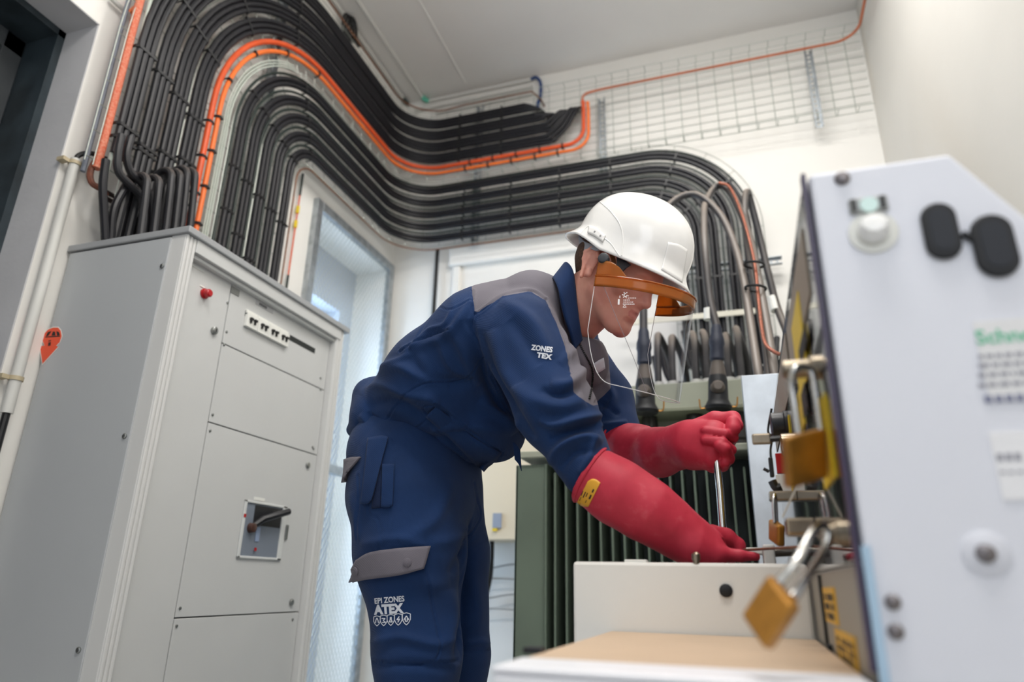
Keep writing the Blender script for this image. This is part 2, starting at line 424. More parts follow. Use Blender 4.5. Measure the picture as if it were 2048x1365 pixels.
MB().tube(pl+pp[1:]+[(-0.98, YC+0.02, 3.56), (-0.97, YB-0.01, 3.55)], 0.006, 7).build('earth_conductor', M_copper, cat='conductor', label='bare copper conductor clipped along the very top of the upper wire tray')
pl = route(0.118, 1.69, off=0.0, end='flat', xend=-0.75)
MB().tube(pl, 0.0045, 7).build('earth_conductor', M_copper, cat='conductor', label='bare copper conductor along the lower edge of the lower wire tray')

# left edge cables of the upper tray
Yo = CY-1.115
Yo = 1.362; ze = onX(195, 335, XC)[2]
p = [(XC-0.01, Yo, z) for z in np.linspace(ze, 2.9, 8)]
tb = MB().tube(p, 0.014, 10); tb.build('braided_cable', mat('braided_orange', (206, 92, 58), 0.6, rgb2=(214, 136, 108), vscale=120, bump=0.6, bscale=200), cat='cable', label='orange braided cable on the left edge of the upper tray beside the door recess')
p = [(XC-0.035, Yo-0.022, z) for z in np.linspace(ze-0.02, 2.9, 8)]
MB().tube(p, 0.008, 8).build('grey_cable', mat('blue_grey_sheath', (110, 116, 128), 0.5), cat='cable', label='thin blue grey cable left of the orange braided one')
p = [(XC+0.005, Yo+0.026, z) for z in np.linspace(ze-0.03, 2.95, 8)]
MB().tube(p, 0.007, 8).build('grey_cable', mat('pale_green_sheath', (182, 190, 180), 0.5), cat='cable', label='pale grey green strip right of the orange braided cable')
# bundle of pale wires inside the lower tray edge
for j, rr in enumerate((0.585, 0.597, 0.609)):
    p = route(rr, 1.69, off=0.004, end='flat', xend=-1.9) [:19]
    MB().tube([q for q in p], 0.0035, 6).build('pale_wire', mat('pale_wire_sheath', (190, 198, 188), 0.5), cat='wire', label=['pale thin wire rising between the orange cables and the lower bundle, nearest the black cables', 'pale thin wire rising between the orange cables and the lower bundle, middle of three', 'pale thin wire rising between the orange cables and the lower bundle, nearest the orange'][j], group='pale wires beside the orange cables')

# hooked cables entering the cabinet
hook = [(285, 348, 0.0), (309, 352, 0.02), (334, 338, 0.0), (351, 340, 0.022), (365, 334, 0.0), (381, 338, 0.022)]
hl = ['leftmost', 'second', 'third', 'fourth', 'fifth', 'rightmost']
for j, (hx, hy, dx) in enumerate(hook):
    t = onX(hx, hy, XC+0.085)
    y, z = t[1], t[2]; x1 = XC+0.035; x2 = XC+0.115
    p = [(x1, y-0.005, 1.66), (x1, y-0.004, z-0.06)] + arc(((x1+x2)/2, z-0.045), (x2-x1)/2, PI, 0, 8, lambda a, b: (a, y, b))[1:] + [(x2+0.003, y+0.006, z-0.12), (x2+0.008, y+0.012, z-0.22), (x2+0.012, y+0.015, 1.665)]
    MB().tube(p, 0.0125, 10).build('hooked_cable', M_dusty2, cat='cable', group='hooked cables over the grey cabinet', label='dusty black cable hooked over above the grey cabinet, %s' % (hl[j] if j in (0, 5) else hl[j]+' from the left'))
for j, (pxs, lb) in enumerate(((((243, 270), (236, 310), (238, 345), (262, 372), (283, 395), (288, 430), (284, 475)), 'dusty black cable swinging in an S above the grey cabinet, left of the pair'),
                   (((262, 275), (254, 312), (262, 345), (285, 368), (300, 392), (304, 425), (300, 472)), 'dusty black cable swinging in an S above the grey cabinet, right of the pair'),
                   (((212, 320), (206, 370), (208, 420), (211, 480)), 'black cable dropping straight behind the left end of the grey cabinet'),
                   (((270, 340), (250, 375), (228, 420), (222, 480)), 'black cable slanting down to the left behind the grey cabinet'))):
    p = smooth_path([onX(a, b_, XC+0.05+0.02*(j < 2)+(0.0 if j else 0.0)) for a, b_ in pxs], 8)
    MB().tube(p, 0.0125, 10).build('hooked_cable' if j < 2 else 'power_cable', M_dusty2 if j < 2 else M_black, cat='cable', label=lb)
p = [onX(214, 385, XL+0.03), onX(285, 425, XL+0.03)]
for j in range(2):
    q = [c+np.array([0.0, 0.0, -0.022*j]) for c in p]
    MB().tube(q, 0.008, 8).build('brown_conduit', mat('brown_sheath', (58, 46, 44), 0.5), cat='conduit', label=['upper', 'lower'][j]+' of two short dark brown conduits crossing behind the hooked cables')
p = smooth_path([onX(205, 300, XC-0.03), onX(182, 340, XC-0.02), onX(184, 366, XC-0.01), onX(205, 380, XC), onX(212, 392, XC)], 8)
MB().tube(p, 0.010, 8).build('brown_cable', mat('rust_sheath', (110, 62, 44), 0.6, var=0.3, vscale=40), cat='cable', label='rusty brown cable curling below the end of the orange braided cable')

# ---------------- wire trays ----------------
def tray_pt(r, s, off=-0.006):
    """s measured along: 0 vertical part"""
def rods(mb, rs, end, z0=1.69, xend=0.8, rad=0.0022, off=-0.006):
    for r in rs:
        mb.tube(route(r, z0, off=off, end=end, xend=xend, zend=1.55), rad, 4, False)
def crosses(mb, ra, rb, end, xend, off=-0.009, step=0.1, z0=1.7):
    xo = XC+off; yo = YC-off; seg = lambda a, b: mb.tube([a, b], 0.0022, 4, False)
    z = z0+0.05
    while z < CZ: seg((xo, CY-ra, z), (xo, CY-rb, z)); z += step
    nA = max(4, int((ra+rb)/2*PI/2/step))
    for i in range(nA+1):
        a = PI-(PI/2)*i/nA; seg((xo, CY+ra*math.cos(a), CZ+ra*math.sin(a)), (xo, CY+rb*math.cos(a), CZ+rb*math.sin(a)))
    y = CY+step
    while y < YC-RC: seg((xo, y, CZ+ra), (xo, y, CZ+rb)); y += step
    for i in range(5):
        a = PI-(PI/2)*i/4; x = XC+RC+(RC-off)*math.cos(a); yy = YC-RC+(RC-off)*math.sin(a); seg((x, yy, CZ+ra), (x, yy, CZ+rb))
    x = XC+RC+step
    lim = xend if end == 'flat' else CBX
    while x < lim: seg((x, yo, CZ+ra), (x, yo, CZ+rb)); x += step
    if end == 'down':
        for i in range(nA+1):
            a = PI/2-(PI/2)*i/nA; seg((CBX+ra*math.cos(a), yo, CZ+ra*math.sin(a)), (CBX+rb*math.cos(a), yo, CZ+rb*math.sin(a)))
        z = CZ-step
        while z > 1.55: seg((CBX+ra, yo, z), (CBX+rb, yo, z)); z -= step
def tie(mb, P, axis, width, normal):
    """flat strap over a bundle: P centre, axis across the bundle"""
    a = np.asarray(axis, float); nn = np.asarray(normal, float); t = np.cross(a, nn); P = np.asarray(P, float)
    h = 0.0055
    prof = [(-width/2-0.003, -0.012), (-width/2-0.003, 0.010), (-width/2+0.004, 0.0245), (width/2-0.004, 0.0245), (width/2+0.003, 0.010), (width/2+0.003, -0.012)]
    vs = []
    for s in (-h, h):
        for (u, v) in prof: vs.append(P+a*u+nn*v+t*s)
    for s in (-h, h):
        for (u, v) in prof: vs.append(P+a*(u*0.93)+nn*(v-0.002)+t*s)
    k = len(prof)
    fs = [(i, i+1, i+1+k, i+k) for i in range(k-1)]
    fs += [(2*k+i, 3*k+i, 3*k+i+1, 2*k+i+1) for i in range(k-1)]
    fs += [(i, 2*k+i, 2*k+i+1, i+1) for i in range(k-1)] + [(k+i, k+i+1, 3*k+i+1, 3*k+i) for i in range(k-1)]
    mb.add(vs, fs)
    mb.box((-0.004, -0.004, -0.004), (0.004, 0.004, 0.004), Matrix.Translation(Vector(P+a*(width/2)+nn*0.02)))
t1 = root('wire_cable_tray', (XL+0.05, 2.4, 3.5), label='upper galvanised wire tray behind the upper black bundle, running on empty to the right', cat='cable tray')
m1 = MB(); rods(m1, [0.585+0.05*i for i in range(9)], 'flat', xend=XR-0.03); rods(m1, [1.035, 1.085, 1.115], 'flat', xend=XR-0.03, z0=1.93); m1.build('longitudinal_wires', M_wire, t1)
m1 = MB(); crosses(m1, 0.585, 1.115, 'flat', XR-0.02, step=0.098, z0=1.9); m1.build('cross_wires', M_wire, t1)
m1 = MB()
for (zz, o) in ((CZ+1.115, 0.05), (CZ+0.585, 0.05)):
    m1.tube([(x, YC-o, zz) for x in (XC+RC+0.2, XR-0.03)], 0.0025, 4, False)
x = XC+RC+0.3
while x < XR-0.03:
    for zz in (CZ+1.115, CZ+0.585): m1.tube([(x, YC+0.008, zz), (x, YC-0.05, zz)], 0.0022, 4, False)
    x += 0.098
m1.build('side_wires', M_wire, t1)
t2 = root('wire_cable_tray', (XL+0.05, 2.4, 2.6), label='lower galvanised wire tray carrying the lower bundle down to the transformer', cat='cable tray')
m1 = MB(); rods(m1, [0.135+0.0465*i for i in range(10)]+[0.60], 'down'); m1.build('longitudinal_wires', M_wire, t2)
m1 = MB(); crosses(m1, 0.135, 0.60, 'down', 0.2); m1.build('cross_wires', M_wire, t2)
# ties over the bundles, parts of the trays
def tie_set(tray, rb, width, kind, idx, m=M_tie):
    mb = MB()
    if kind == 'v':   # vertical part of left wall, z = idx
        tie(mb, (XC, CY-rb, idx), (0, 1, 0), width, (1, 0, 0))
    elif kind == 'a':
        a = idx; tie(mb, (XC, CY+rb*math.cos(a), CZ+rb*math.sin(a)), (0, math.cos(a), math.sin(a)), width, (1, 0, 0))
    elif kind == 'b':
        tie(mb, (idx, YC, CZ+rb), (0, 0, 1), width, (0, -1, 0))
    elif kind == 'r':
        a = idx; tie(mb, (CBX+rb*math.cos(a), YC, CZ+rb*math.sin(a)), (math.cos(a), 0, math.sin(a)), width, (0, -1, 0))
    elif kind == 'd':
        tie(mb, (CBX+rb, YC, idx), (1, 0, 0), width, (0, -1, 0))
    mb.build('cable_tie', m, tray, smooth=False)
for bnd in range(4):
    rb = 0.755+0.087*bnd
    for z in (1.99+0.04*bnd, 2.15-0.03*bnd, 2.34+0.03*bnd): tie_set(t1, rb, 0.076, 'v', z)
    for a in (2.9, 2.45, 1.95): tie_set(t1, rb, 0.076, 'a', a-0.03*bnd)
    for x in (-1.5, -1.22): tie_set(t1, rb, 0.076, 'b', x)
for i in range(5):
    rb = 0.185+0.083*i
    for z in (1.80+0.07*i, 2.2+0.02*i): tie_set(t2, rb, 0.050, 'v', z)
    for a in (2.75, 1.9): tie_set(t2, rb, 0.050, 'a', a)
    for x in (-1.45, -1.15, -0.85, -0.55): tie_set(t2, rb, 0.050, 'b', x)
    for a in (1.2, 0.55): tie_set(t2, rb, 0.050, 'r', a)
    tie_set(t2, rb, 0.050, 'd', 2.2)
for z in (1.76, 1.92, 2.08, 2.24, 2.4): tie_set(t1, 0.648, 0.022, 'v', z+0.03); tie_set(t1, 0.688, 0.026, 'v', z-0.02)
for a in (2.9, 2.5, 2.1, 1.7): tie_set(t1, 0.648, 0.022, 'a', a); 
for x in (-1.45, -1.3, -1.15, -1.0, -0.86): tie_set(t1, 0.648, 0.022, 'b', x); tie_set(t1, 0.688, 0.026, 'b', x+0.03)
# perforated wall channels behind the trays
def channel(name, a, b, wdir, ndir, label, wd=0.04):
    a = np.asarray(a, float); b = np.asarray(b, float); wv = np.asarray(wdir, float); nv = np.asarray(ndir, float); L = np.linalg.norm(b-a); t = (b-a)/L
    r0 = root(name, a, label=label, cat='bracket')
    mb = MB(); n = int(L/0.03)
    for s in (-1, 1):   # side flanges
        mb.prism([a+wv*s*wd/2, a+wv*s*(wd/2-0.003), a+wv*s*(wd/2-0.003)+nv*0.025, a+wv*s*wd/2+nv*0.025], t*L)
    # ladder face with slots
    for s in (-1, 1):
        mb.prism([a+wv*s*wd/2, a+wv*s*wd*0.18, a+wv*s*wd*0.18+nv*0.003, a+wv*s*wd/2+nv*0.003], t*L)
    for i in range(n+1):
        q = a+t*L*i/(n+1)
        mb.prism([q-wv*wd*0.18, q+wv*wd*0.18, q+wv*wd*0.18+nv*0.003, q-wv*wd*0.18+nv*0.003], t*0.012)
    mb.build('perforated_rail', M_galv, r0, smooth=False)
channel('wall_bracket', (-0.60, YB-0.03, 2.60), (-0.60, YB-0.03, 3.50), (1, 0, 0), (0, -1, 0), 'perforated steel bracket on the back wall right of the orange cable ends')
channel('wall_bracket', (0.56, YB-0.09, 3.0), (0.56, YB-0.09, 3.50), (1, 0, 0), (0, -1, 0), 'perforated steel bracket behind the empty tray near the right corner')
channel('wall_bracket', (-1.38, YB-0.06, 2.60), (-1.38, YB-0.06, 3.60), (1, 0, 0), (0, -1, 0), 'perforated steel bracket behind both bundles right of the back left corner')
channel('wall_bracket', (XL+0.03, 2.10, 2.55), (XL+0.03, 2.10, 3.60), (0, 1, 0), (1, 0, 0), 'perforated steel bracket at the top of the cable arches on the left wall')
channel('wall_bracket', (-0.45, YB-0.06, 2.27), (0.3, YB-0.06, 2.27), (0, 0, 1), (0, -1, 0), 'horizontal perforated rail behind the cables dropping to the transformer')

# conduits under the ceiling
for j, (x, lb) in enumerate(((XL+0.02, 'white conduit in the left ceiling corner, against the wall'), (-1.812, 'white conduit along the left side of the ceiling, away from the wall'))):
    MB().tube([(x, 0.4, H-0.02), (x, YB-0.08 if j == 0 else YB-0.05, H-0.02)], 0.011, 10).build('conduit', M_pipe, cat='conduit', label=lb)
for j, (za, xa, xb, lb) in enumerate(((3.77, -1.80, -1.05, 'top white conduit of three under the ceiling on the back wall'), (3.715, -1.88, -1.05, 'middle white conduit of three under the ceiling on the back wall'), (3.66, -1.72, -1.05, 'bottom white conduit of three under the ceiling on the back wall'))):
    MB().tube([(xa, YB-0.02, za), (xb, YB-0.02, za)], 0.012, 10).build('conduit', M_pipe, cat='conduit', label=lb)
M_blue = mat('blue_sheath', (30, 66, 120), 0.45)
p = smooth_path([(-1.06, YB-0.02, 3.77), (-1.02, YB-0.035, 3.765), (-0.985, YB-0.05, 3.70), (-0.985, YB-0.05, 3.60), (-1.0, YB-0.06, 3.52), (-1.0, YB+0.01, 3.48)], 8)
MB().tube(p, 0.011, 8).build('blue_cable', M_blue, cat='cable', label='blue cable looping from the ceiling conduits down to the upper bundle')
MB().tube([(XL+0.02, YB-0.09, H-0.02), (XL+0.02, YB-0.05, H-0.022), (XL+0.03, YB-0.03, H-0.03)], 0.016, 10).build('conduit_elbow', mat('dark_teal_plastic', (40, 62, 62), 0.5), cat='conduit fitting', label='dark teal elbow in the far left ceiling corner')
MB().tube([(-1.812, YB-0.06, H-0.02), (-1.80, YB-0.03, H-0.025), (-1.78, YB-0.02, H-0.03)], 0.016, 10).build('conduit_elbow', mat('turquoise_plastic', (96, 186, 160), 0.5), cat='conduit fitting', label='turquoise elbow where the ceiling conduit meets the back wall')
# coil of black cable hanging near the left ceiling conduit
for j in range(3):
    c = onX(697+3*j, 52+4*j, XL+0.05)
    pts = [(XL+0.04+0.008*j, c[1]+0.045*math.cos(t)+0.02*math.sin(t)*0, c[2]+0.08*math.sin(t)) for t in np.linspace(0, 2*PI, 25)]
    if j == 0: cm = MB()
    cm.tube(pts, 0.007, 8, False)
e = onX(718, 92, XL+0.05); cm.tube(smooth_path([onX(705, 72, XL+0.05), onX(712, 82, XL+0.055), e], 5), 0.012, 8)
cm.build('cable_coil', M_tie, cat='cable', label='small coil of black cable hanging at the top of the left wall')
# short items at upper left
MB().tube([onX(222, -4, XL+0.02), onX(256, 28, XL+0.02)], 0.009, 8).build('conduit', M_pipe, cat='conduit', label='short white conduit end at the top of the wall left of the cables')
MB().tube([onX(259, 25, XL+0.02), onX(278, 8, XL+0.04)], 0.007, 8).build('orange_cable', M_or, cat='cable', label='short orange cable end leaving the white conduit at upper left')
# white conduit between door recess and cabinet
c1 = root('conduit_pipe', (XL+0.03, 1.335, 1.1), label='white plastic conduit pipe running down the wall left of the grey cabinet', cat='conduit')
MB().tube([(XL+0.03, 1.33, 1.12), (XL+0.03, 1.33, 1.95)], 0.016, 14).build('pipe', M_pipe, c1)
for z in (1.22, 1.935):
    m1 = MB(); m1.tube([(XL+0.03, 1.33, z-0.006), (XL+0.03, 1.33, z+0.006)], 0.0195, 14); m1.box((XL, 1.29, z-0.006), (XL+0.03, 1.312, z+0.006))
    m1.build('pipe_clip', mat('cream_plastic', (186, 172, 142), 0.5), c1)
MB().tube([(XL+0.03, 1.33, 0.5), (XL+0.03, 1.33, 1.125)], 0.010, 10).build('black_cable', M_tie, cat='cable', label='black cable hanging out of the bottom of the white conduit pipe')
p = smooth_path([(XL+0.03, 1.33, 1.94), (XL+0.03, 1.335, 1.97), (XL+0.05, 1.36, 1.99), (XL+0.06, 1.42, 2.0)], 6)
MB().tube(p, 0.008, 8).build('black_cable', M_tie, cat='cable', label='short black cable leaving the top of the white conduit pipe')
# earth wire strip with yellow tags right of the lower bundle
s1 = root('earth_wire', (XL+0.02, 2.44, 1.8), label='thin orange earth wire with two yellow tags between lower bundle and window', cat='wire')
P0, P1 = onX(606, 348, XL+0.02), onX(573, 575, XL+0.02)
def lp(a, b_, t): return a+(b_-a)*t
MB().tube([lp(P0, P1, 0.0), lp(P0, P1, 0.2)], 0.006, 8).build('green_sleeve', M_green, s1)
MB().tube([lp(P0, P1, 0.2), lp(P0, P1, 0.9)], 0.004, 8).build('wire', M_or2, s1)
MB().tube([lp(P0, P1, 0.9), lp(P0, P1, 1.05)], 0.006, 8).build('green_sleeve', M_green, s1)
for t in (0.33, 0.46): MB().tube([lp(P0, P1, t-0.03), lp(P0, P1, t+0.03)], 0.009, 8).build('yellow_tag', M_yel, s1)

# black conductor and ledge on the back wall under the lower tray
MB().tube([(-1.64, YB-0.03, 0.2), (-1.64, YB-0.03, 2.62)], 0.012, 10).build('black_conductor', M_tie, cat='cable', label='single black cable dropping down the back wall near the left corner')
MB().box((-1.56, YB-0.035, 2.50), (-0.3, YB, 2.62)).build('trim_4', M_wall, smooth=False, bevel=0.01, kind='structure')
MB().box((-1.54, YB-0.02, 1.0), (-1.49, YB, 2.50)).build('trim_5', M_wall, smooth=False, bevel=0.008, kind='structure')
# ---------------- grey low-voltage cabinet ----------------
CX0, CX1, KY0, KY1, KZ = XL+0.005, -1.49, 1.40, 2.285, 1.68
cab = root('electrical_cabinet', ((CX0+CX1)/2, (KY0+KY1)/2, 0), label='tall light grey electrical cabinet against the left wall, orange sticker on its side', cat='cabinet')
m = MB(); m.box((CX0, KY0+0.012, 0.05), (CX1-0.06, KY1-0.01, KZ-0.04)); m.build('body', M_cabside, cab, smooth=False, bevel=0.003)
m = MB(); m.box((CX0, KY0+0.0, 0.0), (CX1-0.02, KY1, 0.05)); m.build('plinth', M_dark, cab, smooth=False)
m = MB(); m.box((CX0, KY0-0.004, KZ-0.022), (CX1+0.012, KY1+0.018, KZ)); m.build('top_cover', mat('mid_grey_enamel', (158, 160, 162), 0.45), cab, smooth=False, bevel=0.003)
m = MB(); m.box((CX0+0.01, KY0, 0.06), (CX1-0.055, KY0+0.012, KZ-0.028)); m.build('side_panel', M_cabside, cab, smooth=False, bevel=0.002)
# front rail under the cover
m = MB(); m.box((CX1-0.05, KY0+0.045, KZ-0.065), (CX1+0.003, KY1-0.03, KZ-0.022)); m.box((CX1-0.05, KY0+0.045, KZ-0.078), (CX1-0.01, KY1-0.03, KZ-0.065)); m.build('front_rail', M_cab, cab, smooth=False, bevel=0.002)
def post(y0, y1):
    m = MB(); n_ = 3
    m.box((CX1-0.058, y0, 0.05), (CX1-0.004, y1, KZ-0.022))
    ww = (y1-y0)
    for a in (0.04, 0.38, 0.72): m.box((CX1-0.006, y0+ww*a, 0.05), (CX1, y0+ww*(a+0.24), KZ-0.022))
    m.build('corner_post', mat('post_enamel', (208, 208, 206), 0.4), cab, smooth=False, bevel=0.0025)
post(KY0+0.004, KY0+0.046); post(KY1-0.052, KY1-0.004)
FX = CX1-0.030   # front panel face
def panel(y0, y1, z0, z1, nm='front_panel'):
    m = MB(); m.box((FX-0.015, y0+0.0018, z0+0.0018), (FX, y1-0.0018, z1-0.0018)); return m.build(nm, M_cab, cab, smooth=False, bevel=0.0015)
# dark backing so the gaps read
MB().box((FX-0.03, KY0+0.045, 0.05), (FX-0.016, KY1-0.05, KZ-0.03)).build('panel_backing', M_dark, cab, smooth=False)
ypa, ypb, ypc = KY0+0.047, 1.625, KY1-0.053
def fy(px_, py_): 
    p = onX(px_, py_, FX); return p[1], p[2]
ya = fy(440, 700)[0]
za = fy(448, 688)[1]; zb = fy(520, 876)[1]; zc = fy(470, 1231)[1]; ztop = KZ-0.075
y0b = (fy(462, 566)[0]+fy(352, 1237)[0])/2
lft = panel(ypa, y0b, 0.06, ztop, 'side_door')
pt = panel(y0b, ypc, za, ztop); pm = panel(y0b, ypc, zb, za); pq = panel(y0b, ypc, zc, zb); pr = panel(y0b, ypc, 0.06, zc)
def dot(px_, py_, r, m_, nm='screw', h=0.003, parent=None, X=FX, n=12):
    p = onX(px_, py_, X); mb = MB().lathe((X, p[1], p[2]), (1, 0, 0), [(-0.002, r), (h*0.7, r), (h, r*0.7)], n)
    return mb.build(nm, m_, parent or cab)
for (a, b_) in ((455, 606), (453, 664), (641, 757), (448, 690), (425, 830), (641, 780), (627, 898), (420, 862), (625, 895), (360, 1217), (353, 1253), (585, 1240)):
    dot(a, b_, 0.0045, M_screw)
for (a, b_) in ((615, 931), (582, 1205)):
    dot(a, b_, 0.011, M_screw, 'lock', 0.008)
# side screws
for (a, b_) in ((325, 533), (103, 572), (250, 873), (14, 900), (158, 1301)):
    p = onY(a, b_, KY0); MB().lathe((p[0], KY0, p[2]), (0, -1, 0), [(-0.002, 0.0075), (0.003, 0.0075), (0.005, 0.005)], 12).build('screw', M_screw, cab)
# indicator lamp and key lock on the narrow door
p = onX(408, 588, FX); MB().lathe((FX, p[1], p[2]), (1, 0, 0), [(-0.002, 0.016), (0.006, 0.016), (0.006, 0.013), (0.022, 0.0125), (0.026, 0.009)], 18).build('indicator_lamp', M_redp, lft if False else cab, label='red indicator lamp')
p = onX(427, 662, FX); MB().lathe((FX, p[1], p[2]), (1, 0, 0), [(-0.002, 0.012), (0.009, 0.012), (0.011, 0.009)], 16).build('key_lock', M_screw, cab)
MB().box((FX, p[1]-0.001, p[2]-0.005), (FX+0.0125, p[1]+0.001, p[2]+0.005)).build('key_slot', M_ink, cab, smooth=False)
def plate(px0, py0, px1, py1, m_, nm, h=0.002, X=FX, parent=None):
    a = onX(px0, py0, X); b_ = onX(px1, py1, X)
    return MB().box((X, min(a[1], b_[1]), min(a[2], b_[2])), (X+h, max(a[1], b_[1]), max(a[2], b_[2]))).build(nm, m_, parent or cab, smooth=False)
plate(380, 530, 408, 546, M_whitep, 'name_plate')
plate(400, 570, 408, 577, M_whitep, 'name_plate')
plate(463, 572, 477, 594, M_screw, 'hinge_plate')
np_ = plate(512, 600, 545, 628, mat('grey_label', (176, 176, 178), 0.5), 'maker_plate', 0.002)
pa = onX(516, 605, FX); pb = onX(541, 624, FX)
mt = MB(); zc_ = (pa[2]+pb[2])/2
for i in range(5): mt.box((FX+0.002, pa[1]+0.006+i*0.0085, zc_-0.004), (FX+0.0028, pa[1]+0.011+i*0.0085, zc_+0.005))
mt.build('maker_mark', M_ink, cab, smooth=False)
# breaker row
pa = onX(490, 628, FX); pb = onX(630, 712, FX)
yb0, yb1 = pa[1], onX(630, 700, FX)[1]; zt_ = (onX(492, 628, FX)[2]+onX(630, 692, FX)[2])/2+0.0; zb_ = zt_-0.018
MB().box((FX-0.001, yb0, zt_-0.020), (FX+0.001, yb1, zt_)).build('breaker_slot', M_dark, cab, smooth=False)
bw = (onX(572, 690, FX)[1]-yb0)/4.0
for i in range(4):
    br = MB(); yy = yb0+i*bw
    br.box((FX, yy+0.001, zt_-0.055), (FX+0.012, yy+bw-0.001, zt_-0.006)); br.box((FX, yy+0.001, zt_-0.006), (FX+0.006, yy+bw-0.001, zt_+0.004))
    bo = br.build('circuit_breaker', M_whitep, cab, smooth=False, bevel=0.001)
    for j in (0, 1):
        lv = MB(); ly = yy+bw*(0.32+0.36*j)
        lv.box((FX+0.012, ly-0.006, zt_-0.030), (FX+0.020, ly+0.006, zt_-0.022)); lv.box((FX+0.012, ly-0.003, zt_-0.040), (FX+0.017, ly+0.003, zt_-0.030))
        lv.build('toggle', M_ink, bo, smooth=False)
MB().box((FX+0.0005, yb0, zt_-0.013), (FX+0.0070, yb0+4*bw, zt_-0.009)).build('green_stripe', M_green, cab, smooth=False)
# window with handle in the lower panel
wy0, wy1 = onX(480, 1060, FX)[1], onX(567, 1060, FX)[1]; wz1, wz0 = onX(510, 1003, FX)[2], onX(510, 1119, FX)[2]
sw = MB()
sw.box((FX, wy0, wz0), (FX+0.006, wy1, wz0+0.008)); sw.box((FX, wy0, wz1-0.008), (FX+0.006, wy1, wz1)); sw.box((FX, wy0, wz0), (FX+0.006, wy0+0.012, wz1)); sw.box((FX, wy1-0.022, wz0), (FX+0.006, wy1, wz1))
so = sw.build('switch_frame', mat('pale_enamel', (206, 208, 206), 0.4), cab, smooth=False, bevel=0.002)
MB().box((FX-0.0, wy0+0.012, wz0+0.008), (FX+0.0015, wy1-0.022, wz1-0.008)).build('switch_recess', mat('recess_grey', (120, 128, 140), 0.4), so, smooth=False)
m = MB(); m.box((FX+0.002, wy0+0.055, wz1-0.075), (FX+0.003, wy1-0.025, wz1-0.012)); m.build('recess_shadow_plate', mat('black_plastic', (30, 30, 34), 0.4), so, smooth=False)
m = MB(); yh = wy0+0.05
m.tube([(FX+0.003, wy0+0.055, wz0+0.10), (FX+0.02, wy0+0.08, wz1-0.055), (FX+0.035, wy1-0.03, wz1-0.02)], [0.010, 0.012, 0.011], 8); m.build('switch_handle', MATS['black_plastic'], so)
MB().lathe((FX+0.002, wy0+0.045, wz0+0.095), (1, 0, 0), [(0, 0.016), (0.016, 0.014), (0.018, 0.008)], 14).build('rotary_knob', mat('brown_plastic', (70, 44, 36), 0.4), so)
MB().box((FX+0.0025, wy0+0.075, wz0+0.055), (FX+0.004, wy0+0.095, wz1-0.08)).build('blue_tag', mat('blue_grey_label', (140, 156, 184), 0.5), so, smooth=False)
for (yy, zz) in ((wy0+0.006, wz1-0.05), (wy0+0.08, wz0+0.03)): MB().box((FX+0.006, yy-0.005, zz-0.005), (FX+0.0075, yy+0.005, zz+0.005)).build('red_mark', M_redp, so, smooth=False)
MB().box((FX, wy1+0.010, wz0+0.07), (FX+0.006, wy1+0.022, wz0+0.12)).build('key_slide', M_screw, cab, smooth=False, bevel=0.002)
MB().box((FX, wy0+0.045, wz1+0.004), (FX+0.0015, wy0+0.10, wz1+0.014)).build('name_plate', M_whitep, cab, smooth=False)
# orange arrow sticker on the side panel, with its print
YS = KY0-0.0008
def sidepoly(pts, y, h=0.0006): 
    P = [onY(a, b_, KY0) for a, b_ in pts]; return MB().prism([(p[0], y, p[2]) for p in P], (0, h, 0))
c = onY(107, 676, KY0)
ring = lambda cx, cy, rx, ry, t0, t1, n: [(cx+rx*math.cos(t)-0.22*ry*math.sin(t)*-1*0, cy-ry*math.sin(t)) for t in np.linspace(t0, t1, n)]
outl = [(97, 710)] + [(84, 692), (90, 690), (86, 680), (90, 668), (97, 660), (106, 657), (116, 656), (122, 662), (124, 674), (121, 684), (113, 693), (117, 694), (86, 728), (82, 692)][1:]
shape = [(86, 728), (81, 693), (90, 692), (86, 681), (90, 668), (97, 660), (107, 656), (117, 656), (122, 662), (124, 673), (120, 685), (113, 692), (117, 694)]
cx_, cy_ = 104, 685
sidepoly([(cx_+(a-cx_)*1.08, cy_+(b_-cy_)*1.07) for a, b_ in shape], YS, 0.0004).build('sticker_border', M_whitep, cab, smooth=False)
sidepoly(shape, YS-0.0006).build('arrow_sticker', mat('sticker_orange', (232, 84, 50), 0.5), cab, smooth=False, label='orange arrow sticker')
ink = MB()
for q in ([(93, 673), (97, 665), (104, 663), (101, 668), (97, 673)], [(104, 672), (107, 664), (111, 664), (112, 672)], [(115, 672), (114, 663), (119, 665), (121, 671)], [(92, 674), (121, 672), (121, 674), (92, 676)], [(98, 682), (103, 681), (103, 683), (98, 684)], [(98, 686), (103, 685), (102, 692), (97, 693)]):
    P = [onY(a, b_, KY0) for a, b_ in q]; ink.prism([(p[0], YS-0.0009, p[2]) for p in P], (0, 0.0003, 0))
ink.build('sticker_print', M_ink, cab, smooth=False)

